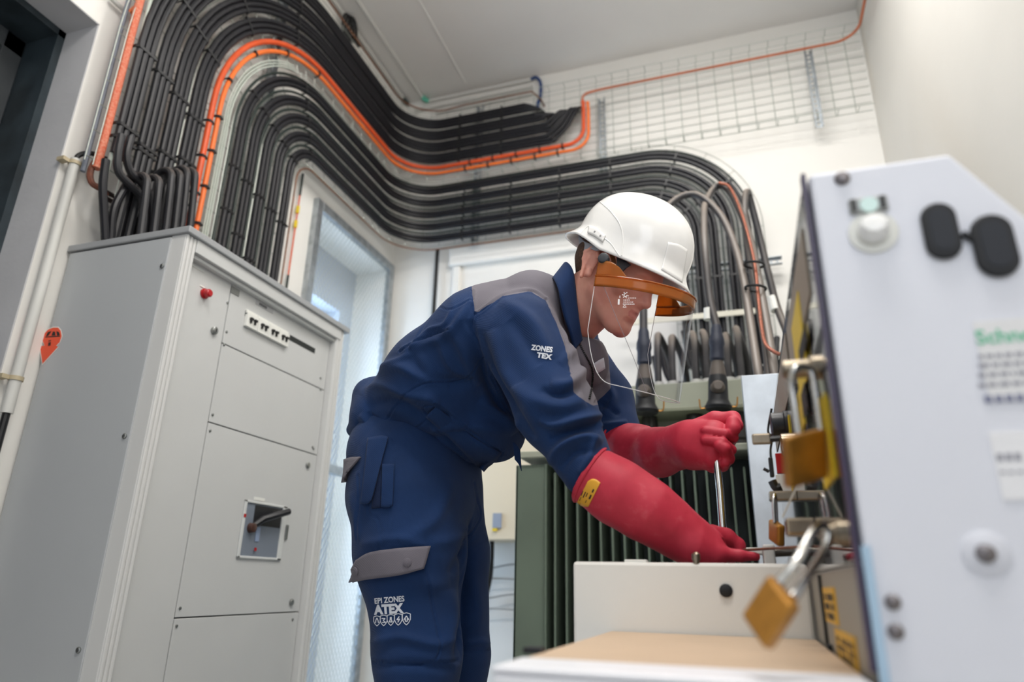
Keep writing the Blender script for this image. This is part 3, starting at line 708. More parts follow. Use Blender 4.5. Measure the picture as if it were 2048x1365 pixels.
# ---------------- transformer ----------------
TY = 2.42
tr = root('transformer', (-0.38, 2.8, 0), label='green oil transformer with cooling fins behind the worker', cat='transformer')
M_tg = mat('transformer_green', (104, 118, 104), 0.5, var=0.08, vscale=5)
M_tg2 = mat('transformer_lid_green', (158, 162, 146), 0.5, var=0.05, vscale=5)
pl0 = onY(1032, 931, TY); pl1 = onY(1090, 940, TY); pr_ = onY(1505, 1000, TY)
zt_f = pl0[2]; xf0 = onY(1110, 1100, TY)[0]; xf1 = pr_[0]+0.35
m = MB(); m.box((pl0[0]+0.10, TY+0.16, 0.05), (xf1, TY+0.75, zt_f+0.02)); m.build('tank', mat('tank_dark_green', (44, 56, 54), 0.5), tr, smooth=False)
m = MB(); m.box((pl0[0], TY-0.0, 0.08), (xf0-0.028, TY+0.012, zt_f)); m.box((xf0-0.036, TY-0.012, 0.08), (xf0-0.028, TY+0.16, zt_f)); m.box((pl0[0], TY, 0.08), (pl0[0]+0.012, TY+0.16, zt_f))
m.build('side_fin_panel', M_tg, tr, smooth=False, bevel=0.004)
for i in range(5):
    MB().box((pl0[0]+0.01, TY+0.2+0.09*i, 0.08), (pl0[0]+0.115, TY+0.212+0.09*i, zt_f)).build('cooling_fin', M_tg, tr, smooth=False, bevel=0.004)
x = xf0
pitch = pxm(23.7, (-0.4, TY, 0.9))
while x < xf1:
    mf = MB(); mf.box((x-0.002, TY, 0.08), (x+0.002, TY+0.17, zt_f-0.03))
    mf.tube([(x, TY, 0.09), (x, TY, zt_f-0.035)], 0.0042, 8)
    mf.build('cooling_fin', M_tg, tr, smooth=False); x += pitch
m = MB(); m.box((pl0[0]+0.02, TY-0.03, zt_f+0.02), (xf1+0.02, TY+0.80, zt_f+0.045)); m.build('lid', M_tg2, tr, smooth=False, bevel=0.004)
m = MB()
for i in range(9): m.lathe((xf0+0.02+i*0.085, TY-0.005, zt_f+0.045), (0, 0, 1), [(0, 0.012), (0.012, 0.012), (0.014, 0.006)], 6)
m.build('lid_bolts', M_screw, tr)
# low-voltage terminal box with glands
BY = TY+0.28
q0 = onY(1243, 778, BY); q1 = onY(1492, 752, BY); q2 = onY(1250, 840, BY)
bx0, bx1, bz1, bz0 = q0[0], q1[0]+0.10, (q0[2]+q1[2])/2, q2[2]
MB().box((bx0, BY, bz0-0.05), (bx1, BY+0.25, bz1)).build('terminal_box', M_tg2, tr, smooth=False, bevel=0.004)
MB().box((bx0-0.02, BY-0.16, bz0-0.014), (bx1, BY, bz0)).build('bushing_shelf', mat('dull_green_shelf', (128, 132, 112), 0.5), tr, smooth=False, bevel=0.002)
m = MB(); m.box((bx0+0.0, BY-0.10, zt_f+0.045), (bx0+0.03, BY, bz0-0.014)); m.box((bx1-0.2, BY-0.02, zt_f+0.045), (bx1-0.17, BY, bz0-0.014)); m.build('shelf_support', M_tg2, tr, smooth=False)
# bushings below the shelf
for bxp in (1300, 1390, 1440, 1478):
    p = onY(bxp, 860, BY-0.08)
    m = MB().lathe((p[0], BY-0.08, zt_f+0.045), (0, 0, 1), [(0, 0.045), (0.02, 0.045), (0.025, 0.03), (0.05, 0.028), (0.06, 0.036), (bz0-0.015-zt_f-0.045, 0.03)], 18)
    m.build('bushing', mat('bushing_dark', (48, 46, 44), 0.35), tr)
# glands + looping cables
gx = [1316, 1345, 1392, 1414, 1458, 1482]
gl = ['leftmost', 'second from left', 'third from left', 'third from right', 'second from right', 'rightmost']
tops = [(1318, 668), (1346, 672), (1384, 665), (1405, 662), (1452, 668), (1472, 655)]
for i, gxx in enumerate(gx):
    p = onY(gxx, 752, BY+0.10)
    MB().lathe((p[0], BY+0.10, bz1), (0, 0, 1), [(0, 0.026), (0.024, 0.026), (0.034, 0.022), (0.036, 0.014)], 14).build('cable_gland', mat('grey_gland', (172, 172, 168), 0.5), tr)
    t = onY(tops[i][0], tops[i][1], BY+0.22)
    x0 = p[0]; x1 = 2*t[0]-x0+ (0.05 if i % 2 else 0.06)
    pts = smooth_path([(x0, BY+0.10, bz1+0.01), (x0, BY+0.105, bz1+0.10), (x0+0.002, BY+0.13, t[2]-0.07), (t[0], BY+0.22, t[2]-0.012), (t[0]+0.03, BY+0.33, t[2]-0.09), (t[0]+0.035, BY+0.42, t[2]-0.20), (t[0]+0.03, BY+0.5, bz1-0.05)], 8)
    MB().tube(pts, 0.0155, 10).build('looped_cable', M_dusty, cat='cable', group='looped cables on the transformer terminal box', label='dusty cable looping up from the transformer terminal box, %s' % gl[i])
# tangle behind the box
for i, (a, b_, z) in enumerate(((-0.35, 0.2, 1.52), (-0.3, 0.22, 1.56), (-0.32, 0.18, 1.60), (-0.2, 0.2, 1.64))):
    pts = smooth_path([(a, YC-0.10, z+0.25), (a+0.04, YC-0.13, z+0.04), (a+0.15, YC-0.16, z), (0.0, YC-0.15, z-0.005), (b_-0.08, YC-0.14, z+0.01), (b_, YC-0.10, z+0.06), (b_+0.03, YC-0.03, z+0.2)], 6)
    MB().tube(pts, 0.014, 8).build('power_cable', M_black, cat='cable', group='slack cables behind the terminal box', label='slack black cable sagging behind the terminal box, %s' % ['lowest of four', 'second lowest of four', 'third lowest of four', 'highest of four'][i])
# high-voltage elbow plugs with their cables
def elbow(px_, pbase, ptop, Y, label, cabpts):
    b0 = onY(px_, pbase, Y); t0 = onY(px_-2, ptop, Y)
    r0 = root('elbow_connector', (b0[0], Y, b0[2]), label=label, cat='connector')
    Hh = t0[2]-b0[2]; ax = (t0-b0)/np.linalg.norm(t0-b0)
    s = pxm(1.0, b0)
    MB().lathe(b0, ax, [(0, 24*s), (6*s, 27*s), (12*s, 24*s), (20*s, 20*s), (60*s, 19*s), (74*s, 16*s)], 20).build('boot', M_rubber, r0)
    MB().lathe(b0+ax*70*s, ax, [(0, 17*s), (20*s, 14*s), (34*s, 11*s)], 16).build('boot_collar', mat('dusty_brown_rubber', (86, 78, 72), 0.6), r0)
    MB().lathe(b0+ax*100*s, ax, [(0, 11*s), (6*s, 15*s), (30*s, 14*s), (38*s, 16*s), (50*s, 15*s), (60*s, 12*s), (74*s, 11*s), (80*s, 9*s)], 16).build('tape_wrap', mat('dark_blue_tape', (36, 42, 58), 0.55, bump=0.6, bscale=90), r0)
    # end cap facing the camera
    MB().lathe(b0+ax*42*s+np.array([0, -12*s, 0]), (0.1, -1, 0.1), [(0, 15*s), (10*s, 13*s), (15*s, 8*s)], 14).build('end_cap', mat('dusty_brown_rubber', (86, 78, 72), 0.6), r0)
    for sg in (-1, 1): MB().tube(smooth_path([b0+ax*6*s+np.array([sg*20*s, 0, 0]), b0+ax*5*s+np.array([sg*34*s, 0, 0]), b0+ax*24*s+np.array([sg*37*s, 0, 0])], 5), 1.6*s, 6).build('earthing_wire', M_brass, r0)
    return b0, ax, s
M_lab = M_whitep
b0, ax, s = elbow(1437, 820, 745, TY+0.06, 'black elbow connector on the transformer, right of the two, above the raised glove', None)
tp = b0+ax*178*s
pts = smooth_path([tp, onY(1420, 600, TY+0.08), onY(1410, 500, TY+0.13), onY(1408, 430, TY+0.25), onY(1412, 405, TY+0.35), onY(1428, 378, TY+0.42), onY(1447, 372, TY+0.40), onY(1470, 400, TY+0.33), onY(1497, 470, TY+0.22), onY(1517, 560, TY+0.05), onY(1535, 660, TY-0.10), onY(1548, 745, TY-0.22), onY(1556, 800, TY-0.24)], 8)
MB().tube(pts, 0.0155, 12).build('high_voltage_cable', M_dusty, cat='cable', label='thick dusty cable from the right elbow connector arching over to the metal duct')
m = MB().lathe(onY(1417, 640, TY+0.075), ax, [(0, 0.0175), (0.045, 0.0175)], 14); m.build('cable_marker', M_whitep, cat='label sleeve', label='white marker sleeve on the cable above the right elbow connector')
b1, ax1, s1_ = elbow(1291, 828, 745, TY+0.06, 'black elbow connector on the transformer, left of the two, seen through the face shield', None)
tp = b1+ax1*178*s1_
pts = smooth_path([tp, onY(1287, 600, TY+0.08), onY(1290, 520, TY+0.13), onY(1318, 440, TY+0.25), onY(1345, 405, TY+0.32), onY(1375, 390, TY+0.36), onY(1405, 396, TY+0.34), onY(1440, 430, TY+0.28), onY(1465, 480, TY+0.2), onY(1485, 550, TY+0.08), onY(1500, 640, TY-0.06), onY(1516, 745, TY-0.22), onY(1524, 800, TY-0.24)], 8)
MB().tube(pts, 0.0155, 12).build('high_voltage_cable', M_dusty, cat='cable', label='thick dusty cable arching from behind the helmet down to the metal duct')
# third loop further right and marker
pts = smooth_path([onY(1590, 700, TY+0.30), onY(1556, 620, TY+0.42), onY(1537, 550, TY+0.46), onY(1518, 470, TY+0.50), onY(1500, 400, TY+0.50), onY(1494, 384, TY+0.46), onY(1490, 400, TY+0.42), onY(1491, 450, TY+0.36), onY(1502, 520, TY+0.22), onY(1520, 620, TY+0.05), onY(1534, 700, TY-0.12), onY(1540, 790, TY-0.2)], 8)
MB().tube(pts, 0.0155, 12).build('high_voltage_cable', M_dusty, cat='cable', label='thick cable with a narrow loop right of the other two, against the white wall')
a_, b2 = onY(1545, 598, TY+0.44), onY(1551, 622, TY+0.42)
MB().tube([a_+(b2-a_)*-0.1, b2], 0.019, 12).build('cable_marker', M_whitep, cat='label sleeve', label='white marker sleeve on the cable beside the grey switchgear')
pts = smooth_path([onY(1438, 366, TY+0.36), onY(1460, 376, TY+0.33), onY(1485, 432, TY+0.22), onY(1508, 520, TY+0.08), onY(1517, 600, TY-0.04), onY(1524, 660, TY-0.14), onY(1532, 690, TY-0.2), onY(1552, 706, TY-0.24), onY(1575, 712, TY-0.3)], 8)
MB().tube(pts, 0.006, 8).build('copper_earth_lead', M_copper2, cat='conductor', label='twisted copper earth lead strapped along the thick cables to the switchgear')
for (a, b_, yy, nm) in ((1508, 530, TY+0.08, 'upper'), (1511, 577, TY+0.02, 'lower')):
    p = onY(a, b_, yy-0.02); m = MB()
    pts = [p+np.array([0.035*math.cos(t), 0.030*math.sin(t), 0.006*math.cos(t)*-1]) for t in np.linspace(0, 2*PI, 21)]
    m.tube(pts, 0.005, 6, False); m.build('cable_strap', M_tie, cat='cable tie', label='%s black strap binding the thick cables above the metal duct' % nm)
# cream strap across cables
pa, pb = onY(1235, 634, YC-0.14), onY(1512, 620, YC-0.14)
MB().box((pa[0], YC-0.045, pa[2]-0.014), (pb[0], YC-0.035, pa[2]+0.014)).build('cable_strap', mat('cream_strap', (226, 222, 206), 0.5), cat='strap', smooth=False, label='cream coloured band holding the cables above the transformer')
# galvanised duct
DY = TY-0.27
d0 = onY(1482, 752, DY); d1 = onY(1560, 742, DY)
m = MB(); zt2 = d0[2]
m.box((d0[0], DY, 0.0), (d0[0]+0.17, DY+0.0025, zt2)); m.box((d0[0], DY, 0), (d0[0]+0.0025, DY+0.12, zt2)); m.box((d0[0]+0.1675, DY, 0), (d0[0]+0.17, DY+0.12, zt2)); m.box((d0[0], DY+0.1175, 0), (d0[0]+0.17, DY+0.12, zt2))
m.build('cable_duct', mat('bright_galvanised', (206, 214, 222), 0.45, 0.35, var=0.08, vscale=14), cat='duct', smooth=False, bevel=0.002, label='upright galvanised steel cable duct between transformer and switchgear')

# cream wall box behind the worker
cb = root('wall_cabinet', (-1.0, YB-0.12, 0.9), label='cream wall cabinet on the back wall behind the worker', cat='cabinet')
MB().box((-1.30, YB-0.22, 0.895), (-0.62, YB, 1.42)).build('body', mat('cream_enamel', (228, 215, 190), 0.5), cb, smooth=False, bevel=0.006)
p = onY(995, 1042, YB-0.22)
MB().box((p[0]-0.022, YB-0.228, p[2]-0.035), (p[0]+0.022, YB-0.22, p[2]+0.035)).build('grey_tag', mat('blue_grey_tag', (150, 160, 178), 0.5), cb, smooth=False)
MB().box((p[0]-0.022, YB-0.23, p[2]-0.05), (p[0]+0.002, YB-0.222, p[2]-0.036)).build('yellow_seal', M_yel, cb, smooth=False)
pts = smooth_path([(-1.20, YB-0.12, 0.90), (-1.20, YB-0.12, 0.80), (-1.22, YB-0.08, 0.72), (-1.26, YB-0.05, 0.6)], 6)
MB().tube(pts, 0.014, 8).build('black_cable', M_tie, cat='cable', label='black cable leaving the underside of the cream wall cabinet')
for j in range(4):
    z = 0.78-0.07*j
    MB().tube(smooth_path([(-1.42, YB-0.03, z), (-1.25, YB-0.06, z-0.012*(-1)**j), (-1.1, YB-0.05, z+0.01), (-0.9, YB-0.04, z)], 5), 0.005, 6).build('grey_wire', mat('grey_wire_sheath', (176, 176, 174), 0.5), cat='wire', group='grey wires under the cream wall cabinet', label='thin grey wire on the wall below the cream cabinet, %s of four' % ['highest', 'second highest', 'third highest', 'lowest'][j])
# ---------------- medium-voltage switchgear in the foreground ----------------
RX, RY, RZ = 0.092, 0.65, 1.093
rm = root('switchgear', (0.35, 1.2, 0), label='white medium-voltage switchgear cabinet at the right, two black oval plugs on its side', cat='switchgear')
prof = [(RX, 0.0), (RX, RZ), (0.216, RZ), (0.402, 0.795), (0.66, 0.795), (0.66, 0.0)]
MB().prism([(x, RY+0.012, z) for x, z in prof], (0, 1.06, 0)).build('body', M_white, rm, smooth=False)
MB().prism([(x, RY, z) for x, z in prof], (0, 0.011, 0)).build('side_panel', mat('side_enamel', (222, 224, 232), 0.42), rm, smooth=False, bevel=0.004)
M_gloss = mat('dark_glossy_panel', (44, 44, 50), 0.06, spec=0.6, coat=0.6)
fp = MB().box((RX-0.006, RY+0.012, 0.722), (RX-0.001, 1.70, RZ-0.004)).build('control_panel', M_gloss, rm, smooth=False, bevel=0.002)
MB().box((RX-0.007, RY-0.001, 0.64), (RX-0.003, RY+0.012, RZ+0.001)).build('edge_strip', mat('dark_violet_edge', (60, 52, 78), 0.4), rm, smooth=False)
MB().box((RX-0.004, RY+0.012, 0.58), (RX-0.0005, 1.70, 0.720)).build('lower_panel', mat('beige_grey_enamel', (150, 146, 136), 0.45), rm, smooth=False)
MB().box((RX-0.002, RY-0.004, 0.60), (RX+0.005, RY, 0.735)).build('blue_edge_strip', mat('pale_blue_strip', (170, 198, 220), 0.4), rm, smooth=False)
def fpl(pts, m_, nm, x0=RX-0.0065, h=0.001, label=None):
    P = [onX(a, b_, RX) for a, b_ in pts]
    return MB().prism([(x0, p[1], p[2]) for p in P], (-h, 0, 0)).build(nm, m_, fp, smooth=False, label=label)
def fbox(y0, y1, z0, z1, m_, nm, x1=RX-0.0065, h=0.001): 
    return MB().box((x1-h, y0, z0), (x1, y1, z1)).build(nm, m_, fp, smooth=False)
fbox(0.70, 1.02, 0.985, 1.06, mat('taupe_label', (152, 140, 126), 0.5), 'upper_label')
fbox(1.06, 1.64, 0.99, 1.07, MATS['taupe_label'], 'upper_label')
fbox(0.80, 0.93, 0.93, 1.03, M_yel, 'yellow_diagram', x1=RX-0.0078)
fbox(0.93, 1.0, 0.90, 0.95, M_yel, 'yellow_diagram')
fbox(0.70, 0.80, 0.80, 0.88, M_yel, 'yellow_diagram')
fbox(1.18, 1.3, 0.86, 0.97, M_yel, 'yellow_diagram')
fbox(0.76, 0.86, 0.955, 0.975, M_ink, 'diagram_band', x1=RX-0.009)
fbox(0.84, 0.90, 0.90, 0.93, M_ink, 'diagram_band', x1=RX-0.009)
for y0, y1, z0, z1 in ((0.86, 0.98, 0.664, 0.703), (0.74, 0.90, 0.628, 0.660)):
    yb = MB().box((RX-0.006, y0, z0), (RX-0.004, y1, z1)).build('warning_label', mat('warning_yellow', (226, 176, 30), 0.5), rm, smooth=False)
    tx = MB(); n_ = 9
    for i in range(n_):
        for r_ in range(3):
            if (i*3+r_*5) % 7: tx.box((RX-0.0064, y0+0.008+i*(y1-y0-0.016)/n_, z0+0.004+r_*(z1-z0-0.008)/3), (RX-0.006, y0+0.008+(i+0.55)*(y1-y0-0.016)/n_, z0+0.004+(r_+0.7)*(z1-z0-0.008)/3))
    tx.build('label_print', M_ink, yb, smooth=False)
# vertical post / conductor corner piece between lower labels
MB().box((RX-0.007, 1.0, 0.58), (RX-0.004, 1.02, 0.718)).build('panel_seam', M_dark, rm, smooth=False)
# side panel fittings
YP = RY
def sp(px_, py_): return onY(px_, py_, YP)
def stadium(c, w_, h_, y0, y1, n=14, sc=1.0):
    r_ = w_/2*sc; hh = (h_-w_)/2
    pts = [(c[0]+r_*math.cos(t), y0, c[2]+(hh if math.sin(t) > -1e-9 and t <= PI else -hh)+r_*math.sin(t)) for t in np.linspace(0, PI, n)]
    pts += [(c[0]+r_*math.cos(t), y0, c[2]-hh+r_*math.sin(t)) for t in np.linspace(PI, 2*PI, n)]
    return pts, (0, y1-y0, 0)
for (a, b_, w_, h_) in ((1880, 465, 0.0290, 0.0570), (1987, 494, 0.0330, 0.061)):
    c = sp(a, b_)
    P, e = stadium(c, w_, h_, YP-0.006, YP); m = MB(); m.prism(P, e)
    ov = m.build('oval_plug', M_rubber, rm, bevel=0.0022)
    P, e = stadium(c, w_*0.62, h_*0.74, YP-0.0068, YP-0.006); MB().prism(P, e).build('plug_recess', mat('rubber_recess', (34, 38, 46), 0.7), ov, smooth=False)
c0, c1_ = sp(1922, 470), sp(1948, 484); MB().tube([c0+np.array([0, -0.003, 0]), c1_+np.array([0, -0.003, 0])], 0.003, 8).build('plug_link', M_rubber, rm)
c = sp(1746, 466)
MB().lathe((c[0], YP, c[2]), (0, -1, 0), [(0, 0.0215), (0.002, 0.0215), (0.0025, 0.016)], 24).build('clear_ring', mat('clear_plastic', (214, 214, 206), 0.2), rm)
MB().lathe((c[0], YP-0.002, c[2]), (-0.05, -1, 0.25), [(0, 0.0135), (0.010, 0.0130), (0.014, 0.010), (0.015, 0.004)], 24).build('push_cap', mat('bright_cap', (238, 238, 236), 0.18), rm)
c = sp(1736, 413)
ib = MB().box((c[0]-0.017, YP-0.004, c[2]-0.008), (c[0]+0.017, YP, c[2]+0.009)).build('indicator_bezel', mat('clear_grey', (160, 162, 160), 0.25), rm, smooth=False, bevel=0.002)
MB().lathe((c[0], YP-0.004, c[2]-0.001), (0, -1, 0), [(0, 0.008), (0.002, 0.008)], 16).build('indicator_lens', mat('mint_lens', (206, 232, 226), 0.2), ib)
for dx in (-0.013, 0.012): MB().box((c[0]+dx-0.002, YP-0.0055, c[2]-0.006), (c[0]+dx+0.002, YP-0.004, c[2]+0.007)).build('bezel_mark', M_ink, ib, smooth=False)
for (a, b_, r_) in ((1684, 358, 0.006), (1970, 1108, 0.0075), (1785, 1205, 0.0050), (1791, 1264, 0.0050)):
    c = sp(a, b_)
    MB().lathe((c[0], YP, c[2]), (0, -1, 0), [(0, r_*1.25), (0.001, r_*1.25), (0.0015, r_), (0.005, r_*0.9), (0.006, r_*0.4)], 16).build('bolt', mat('dull_bolt', (128, 122, 122), 0.35, 0.8), rm)
c = sp(1972, 1108)
MB().lathe((c[0], YP, c[2]), (0, -1, 0), [(0, 0.0175), (0.001, 0.0175), (0.0016, 0.0165)], 28).build('washer_ring', mat('pale_washer', (215, 217, 225), 0.35), rm)
# labels with print
a_, b2 = sp(1944, 645), sp(2075, 800)
lb1 = MB().box((a_[0], YP-0.0012, b2[2]), (b2[0]+0.03, YP, a_[2])).build('rating_label', mat('label_paper', (226, 226, 226), 0.5), rm, smooth=False)
m = MB(); t0 = sp(1952, 690); text_mb(m, 'Schneider', 0.0175, (t0[0], YP-0.0016, t0[2]), (1, 0, 0), (0, 0, 1), 0.02)
m.build('green_print', M_grn, lb1, smooth=False)
m = MB(); rr = random.Random(3)
for i, yy in enumerate((715, 733, 752, 772)):
    q = sp(1956, yy); x_ = q[0]
    while x_ < q[0]+0.06:
        w_ = 0.002+rr.random()*0.006; m.box((x_, YP-0.0016, q[2]-0.0018), (x_+w_, YP-0.0012, q[2]+0.0018)); x_ += w_+0.002
m.build('small_print', mat('grey_ink', (150, 150, 160), 0.6), lb1, smooth=False)
q = sp(1968, 800); m = MB(); text_mb(m, '24kV 630A', 0.0075, (q[0], YP-0.0016, q[2]-0.003), (1, 0, 0), (0, 0, 1)) if False else [m.box((q[0]+0.0075*i, YP-0.0016, q[2]-0.003), (q[0]+0.0075*i+0.0055, YP-0.0012, q[2]+0.003)) for i in range(9)]
m.build('dark_print', mat('blue_grey_ink', (120, 124, 150), 0.6), rm, smooth=False)
a_, b2 = sp(1976, 865), sp(2090, 1000)
lb2 = MB().box((a_[0], YP-0.0012, b2[2]), (b2[0]+0.02, YP, a_[2])).build('code_label', mat('label_paper_white', (234, 234, 236), 0.5), rm, smooth=False)
m = MB(); q = sp(1992, 916)
for i, w_ in enumerate((0.0045, 0.0045, 0.0045, 0.0, 0.0045, 0.0045, 0.0045)):
    if w_: m.box((q[0]+0.0062*i, YP-0.0016, q[2]-0.003), (q[0]+0.0062*i+w_, YP-0.0012, q[2]+0.003))
q = sp(1998, 946)
for i in range(6): m.box((q[0]+0.006*i, YP-0.0016, q[2]-0.001), (q[0]+0.006*i+0.004, YP-0.0012, q[2]+0.001))
m.build('code_print', MATS['grey_ink'], lb2, smooth=False)

# operating shafts, hasps and locks sticking out of the front
def hasp(y, z, x_out, m_, nm, r_=0.010):
    mb = MB(); mb.lathe((RX-0.004, y, z), (-1, 0, 0), [(0, r_*1.3), (0.008, r_*1.3), (0.009, r_), (x_out, r_*0.95), (x_out+0.002, r_*0.6)], 16)
    return mb.build(nm, m_, rm)
M_nick = mat('worn_nickel', (150, 138, 120), 0.3, 0.9, var=0.12, vscale=40)
p = onY(1600, 738, 0.74); hasp(0.74, p[2], RX-p[0]+0.012, M_nick, 'hasp')
p = onY(1640, 1062, 0.70); hasp(0.72, p[2]+0.0, 0.020, M_nick, 'hasp', 0.009)
p = onY(1605, 1056, 0.98); m = MB(); m.box((p[0]-0.020, 0.97, p[2]-0.010), (RX-0.004, 1.01, p[2]+0.012)); m.build('hasp', M_nick, rm, smooth=False, bevel=0.004)
Yk = 1.22
p = onY(1562, 850, Yk); m = MB(); m.lathe((RX-0.004, Yk, p[2]), (-1, 0, 0), [(0, 0.024), (0.008, 0.024), (0.010, 0.021), (0.028, 0.021), (0.030, 0.018)], 20); m.build('black_knob', mat('black_plastic', (30, 30, 34), 0.4), rm)
p = onY(1572, 890, 1.18); m = MB(); m.lathe((RX-0.004, 1.18, p[2]), (-1, 0, 0), [(0, 0.019), (0.018, 0.018), (0.020, 0.014)], 20); m.build('key_switch', M_nick, rm)
p = onY(1527, 880, 1.18); zz = onY(1545, 880, 1.18)
ky = root('switch_key', zz, label='key with a black bow sticking out of the switchgear front by the upper glove', cat='key')
m = MB(); m.box((p[0]-0.018, 1.175, p[2]-0.008), (p[0]+0.012, 1.183, p[2]+0.010)); m.build('key_bow', M_nick, ky, smooth=False, bevel=0.003)
m = MB(); m.tube([(p[0]+0.010, 1.179, p[2]), (RX-0.022, 1.179, p[2]+0.001)], 0.005, 8); m.build('key_shaft', MATS['black_plastic'], ky)
Yc = 1.25
lead = MB().tube(smooth_path([onY(1543, 818, Yc), onY(1536, 862, Yc), onY(1544, 875, Yc), onY(1541, 900, Yc), onY(1542, 920, Yc)], 6), 0.0022, 6)
cl = root('test_clip', onY(1542, 930, Yc), label='small black test clip hanging on a lead at the switchgear front', cat='clip')
lead.build('lead', M_tie, cl)
a_, b2 = onY(1536, 916, Yc), onY(1549, 955, Yc); MB().box((a_[0], Yc-0.006, b2[2]), (b2[0], Yc+0.006, a_[2])).build('clip_body', M_tie, cl, smooth=False, bevel=0.002)
MB().tube([onY(1527, 938, Yc), onY(1538, 944, Yc)], 0.003, 6).build('clip_hook', M_tie, cl)
MB().tube(smooth_path([onY(1544, 962, Yc), onY(1552, 976, Yc), onY(1562, 974, Yc)], 5), 0.007, 8).build('clip_jaw', M_tie, cl)
a_, b2 = onY(1550, 908, 1.34), onY(1572, 948, 1.34); MB().box((a_[0], 1.335, b2[2]), (RX-0.004, 1.345, a_[2])).build('red_tag_plate', M_redp, rm, smooth=False, bevel=0.001)
a_, b2 = onY(1551, 950, 1.34), onY(1566, 985, 1.34); MB().box((a_[0], 1.335, b2[2]), (RX-0.004, 1.345, a_[2])).build('white_tag_plate', M_whitep, rm, smooth=False, bevel=0.001)
a_, b2 = onY(1537, 984, 1.22), onY(1570, 1003, 1.22); MB().box((a_[0], 1.21, b2[2]), (RX-0.004, 1.235, a_[2])).build('hasp_bar', M_nick, rm, smooth=False, bevel=0.003)
# padlocks
def scr(dx, dy, dd): return R1*dx - U1*dy + _f*dd
def padlock(label, c, u, v, t, sh, r_=0.0045):
    """c body centre; u, v, t half axes (height, width, thickness); sh: shackle path"""
    r0 = root('padlock', c, label=label, cat='padlock')
    mb = MB(); vs = [c+su*u+sv*v+st*t for su in (-1, 1) for sv in (-1, 1) for st in (-1, 1)]
    mb.add(vs, [(0, 1, 3, 2), (4, 6, 7, 5), (0, 4, 5, 1), (2, 3, 7, 6), (0, 2, 6, 4), (1, 5, 7, 3)])
    mb.build('lock_body', M_brass, r0, smooth=False, bevel=0.0035)
    MB().tube(smooth_path(sh, 8), r_, 12).build('shackle', M_chrome, r0)
Yq = 0.72
c = onY(1609, 916, Yq); k_ = pxm(1, c)
u = scr(3*k_, 50*k_, 0); v = scr(47*k_, -7*k_, 0.010); t = scr(1*k_, 3*k_, 0.010)
sh = [onY(1597, 868, Yq), onY(1590, 820, Yq), onY(1583, 770, Yq), onY(1588, 742, Yq-0.005), onY(1604, 736, Yq), onY(1622, 745, Yq+0.005), onY(1632, 790, Yq), onY(1642, 862, Yq)]
padlock('large brass padlock hanging upright on the switchgear front, uppermost of the two near ones', c, u, v, t, sh, 0.0042)
Yq = 0.62
c = onY(1541, 1224, Yq); k_ = pxm(1, c)
u = scr(-28*k_, 43*k_, 0.0); v = scr(7*k_, 15*k_, -0.018); t = scr(15*k_, 8*k_, 0.005)
sa = c-u-v*0.45; sb = c-u+v*0.55
sh = [sa, onY(1595, 1120, 0.63), onY(1628, 1062, 0.66), onY(1645, 1052, 0.68), onY(1655, 1070, 0.685), onY(1644, 1110, 0.675), sb*0.7+onY(1644, 1110, 0.675)*0.3, sb]
padlock('brass padlock hanging tilted in front of the tan worktop', c, u, v, t, sh, 0.0042)
Yq = 1.20
c = onY(1553, 1066, Yq); k_ = pxm(1, c)
padlock('small narrow brass padlock seen edge on, beyond the tilted one', c, scr(0, 21*k_, 0), scr(0, 0, 0.02), scr(8*k_, 0, 0), [onY(1549, 1046, Yq-0.01), onY(1547, 1003, Yq-0.01), onY(1549, 990, Yq), onY(1551, 1003, Yq+0.01), onY(1553, 1046, Yq+0.01)], 0.003)
# clear tensioned cord across the panel
MB().tube([onY(1600, 960, 0.95), onY(1565, 1035, 1.0)], 0.0012, 6).build('clear_cord', M_whitep, cat='cord', label='thin pale cord slanting in front of the dark switchgear panel')

# ---------------- white open box and tan worktop ----------------
BX0, BX1, BYF, BZ0, BZ1 = -0.272, RX-0.008, 1.15, 0.0, 0.736
wb = root('cable_box', (-0.1, 1.3, 0), label='white open-topped steel box the worker reaches into', cat='box')
M_wb = mat('warm_white_enamel', (226, 224, 218), 0.4)
MB().box((BX0, BYF, BZ0), (BX1, BYF+0.012, BZ1)).build('front_plate', M_wb, wb, smooth=False, bevel=0.005)
MB().box((BX0, BYF+0.012, BZ0), (BX0+0.012, BYF+0.34, BZ1-0.004)).build('end_plate', M_wb, wb, smooth=False, bevel=0.003)
MB().box((BX0+0.012, BYF+0.328, BZ0), (BX1, BYF+0.34, BZ1-0.03)).build('rear_plate', M_wb, wb, smooth=False, bevel=0.003)
p = onY(1452, 1182, BYF); MB().lathe((p[0], BYF, p[2]), (0, -1, 0), [(0, 0.0098), (0.003, 0.0098), (0.0045, 0.007)], 20).build('round_plug', M_rubber, wb)
p = onY(1392, 1118, BYF+0.002); MB().lathe((p[0], BYF+0.005, BZ1-0.002), (0, 0, 1), [(0, 0.005), (0.006, 0.005), (0.006, 0.0065), (0.015, 0.0065), (0.018, 0.003)], 14).build('locating_pin', M_nick, wb)
p = onY(1290, 1124, BYF+0.1); MB().box((p[0]-0.02, BYF+0.004, BZ1-0.001), (p[0]+0.015, BYF+0.03, BZ1+0.004)).build('seal_strip', M_whitep, wb, smooth=False, bevel=0.001)
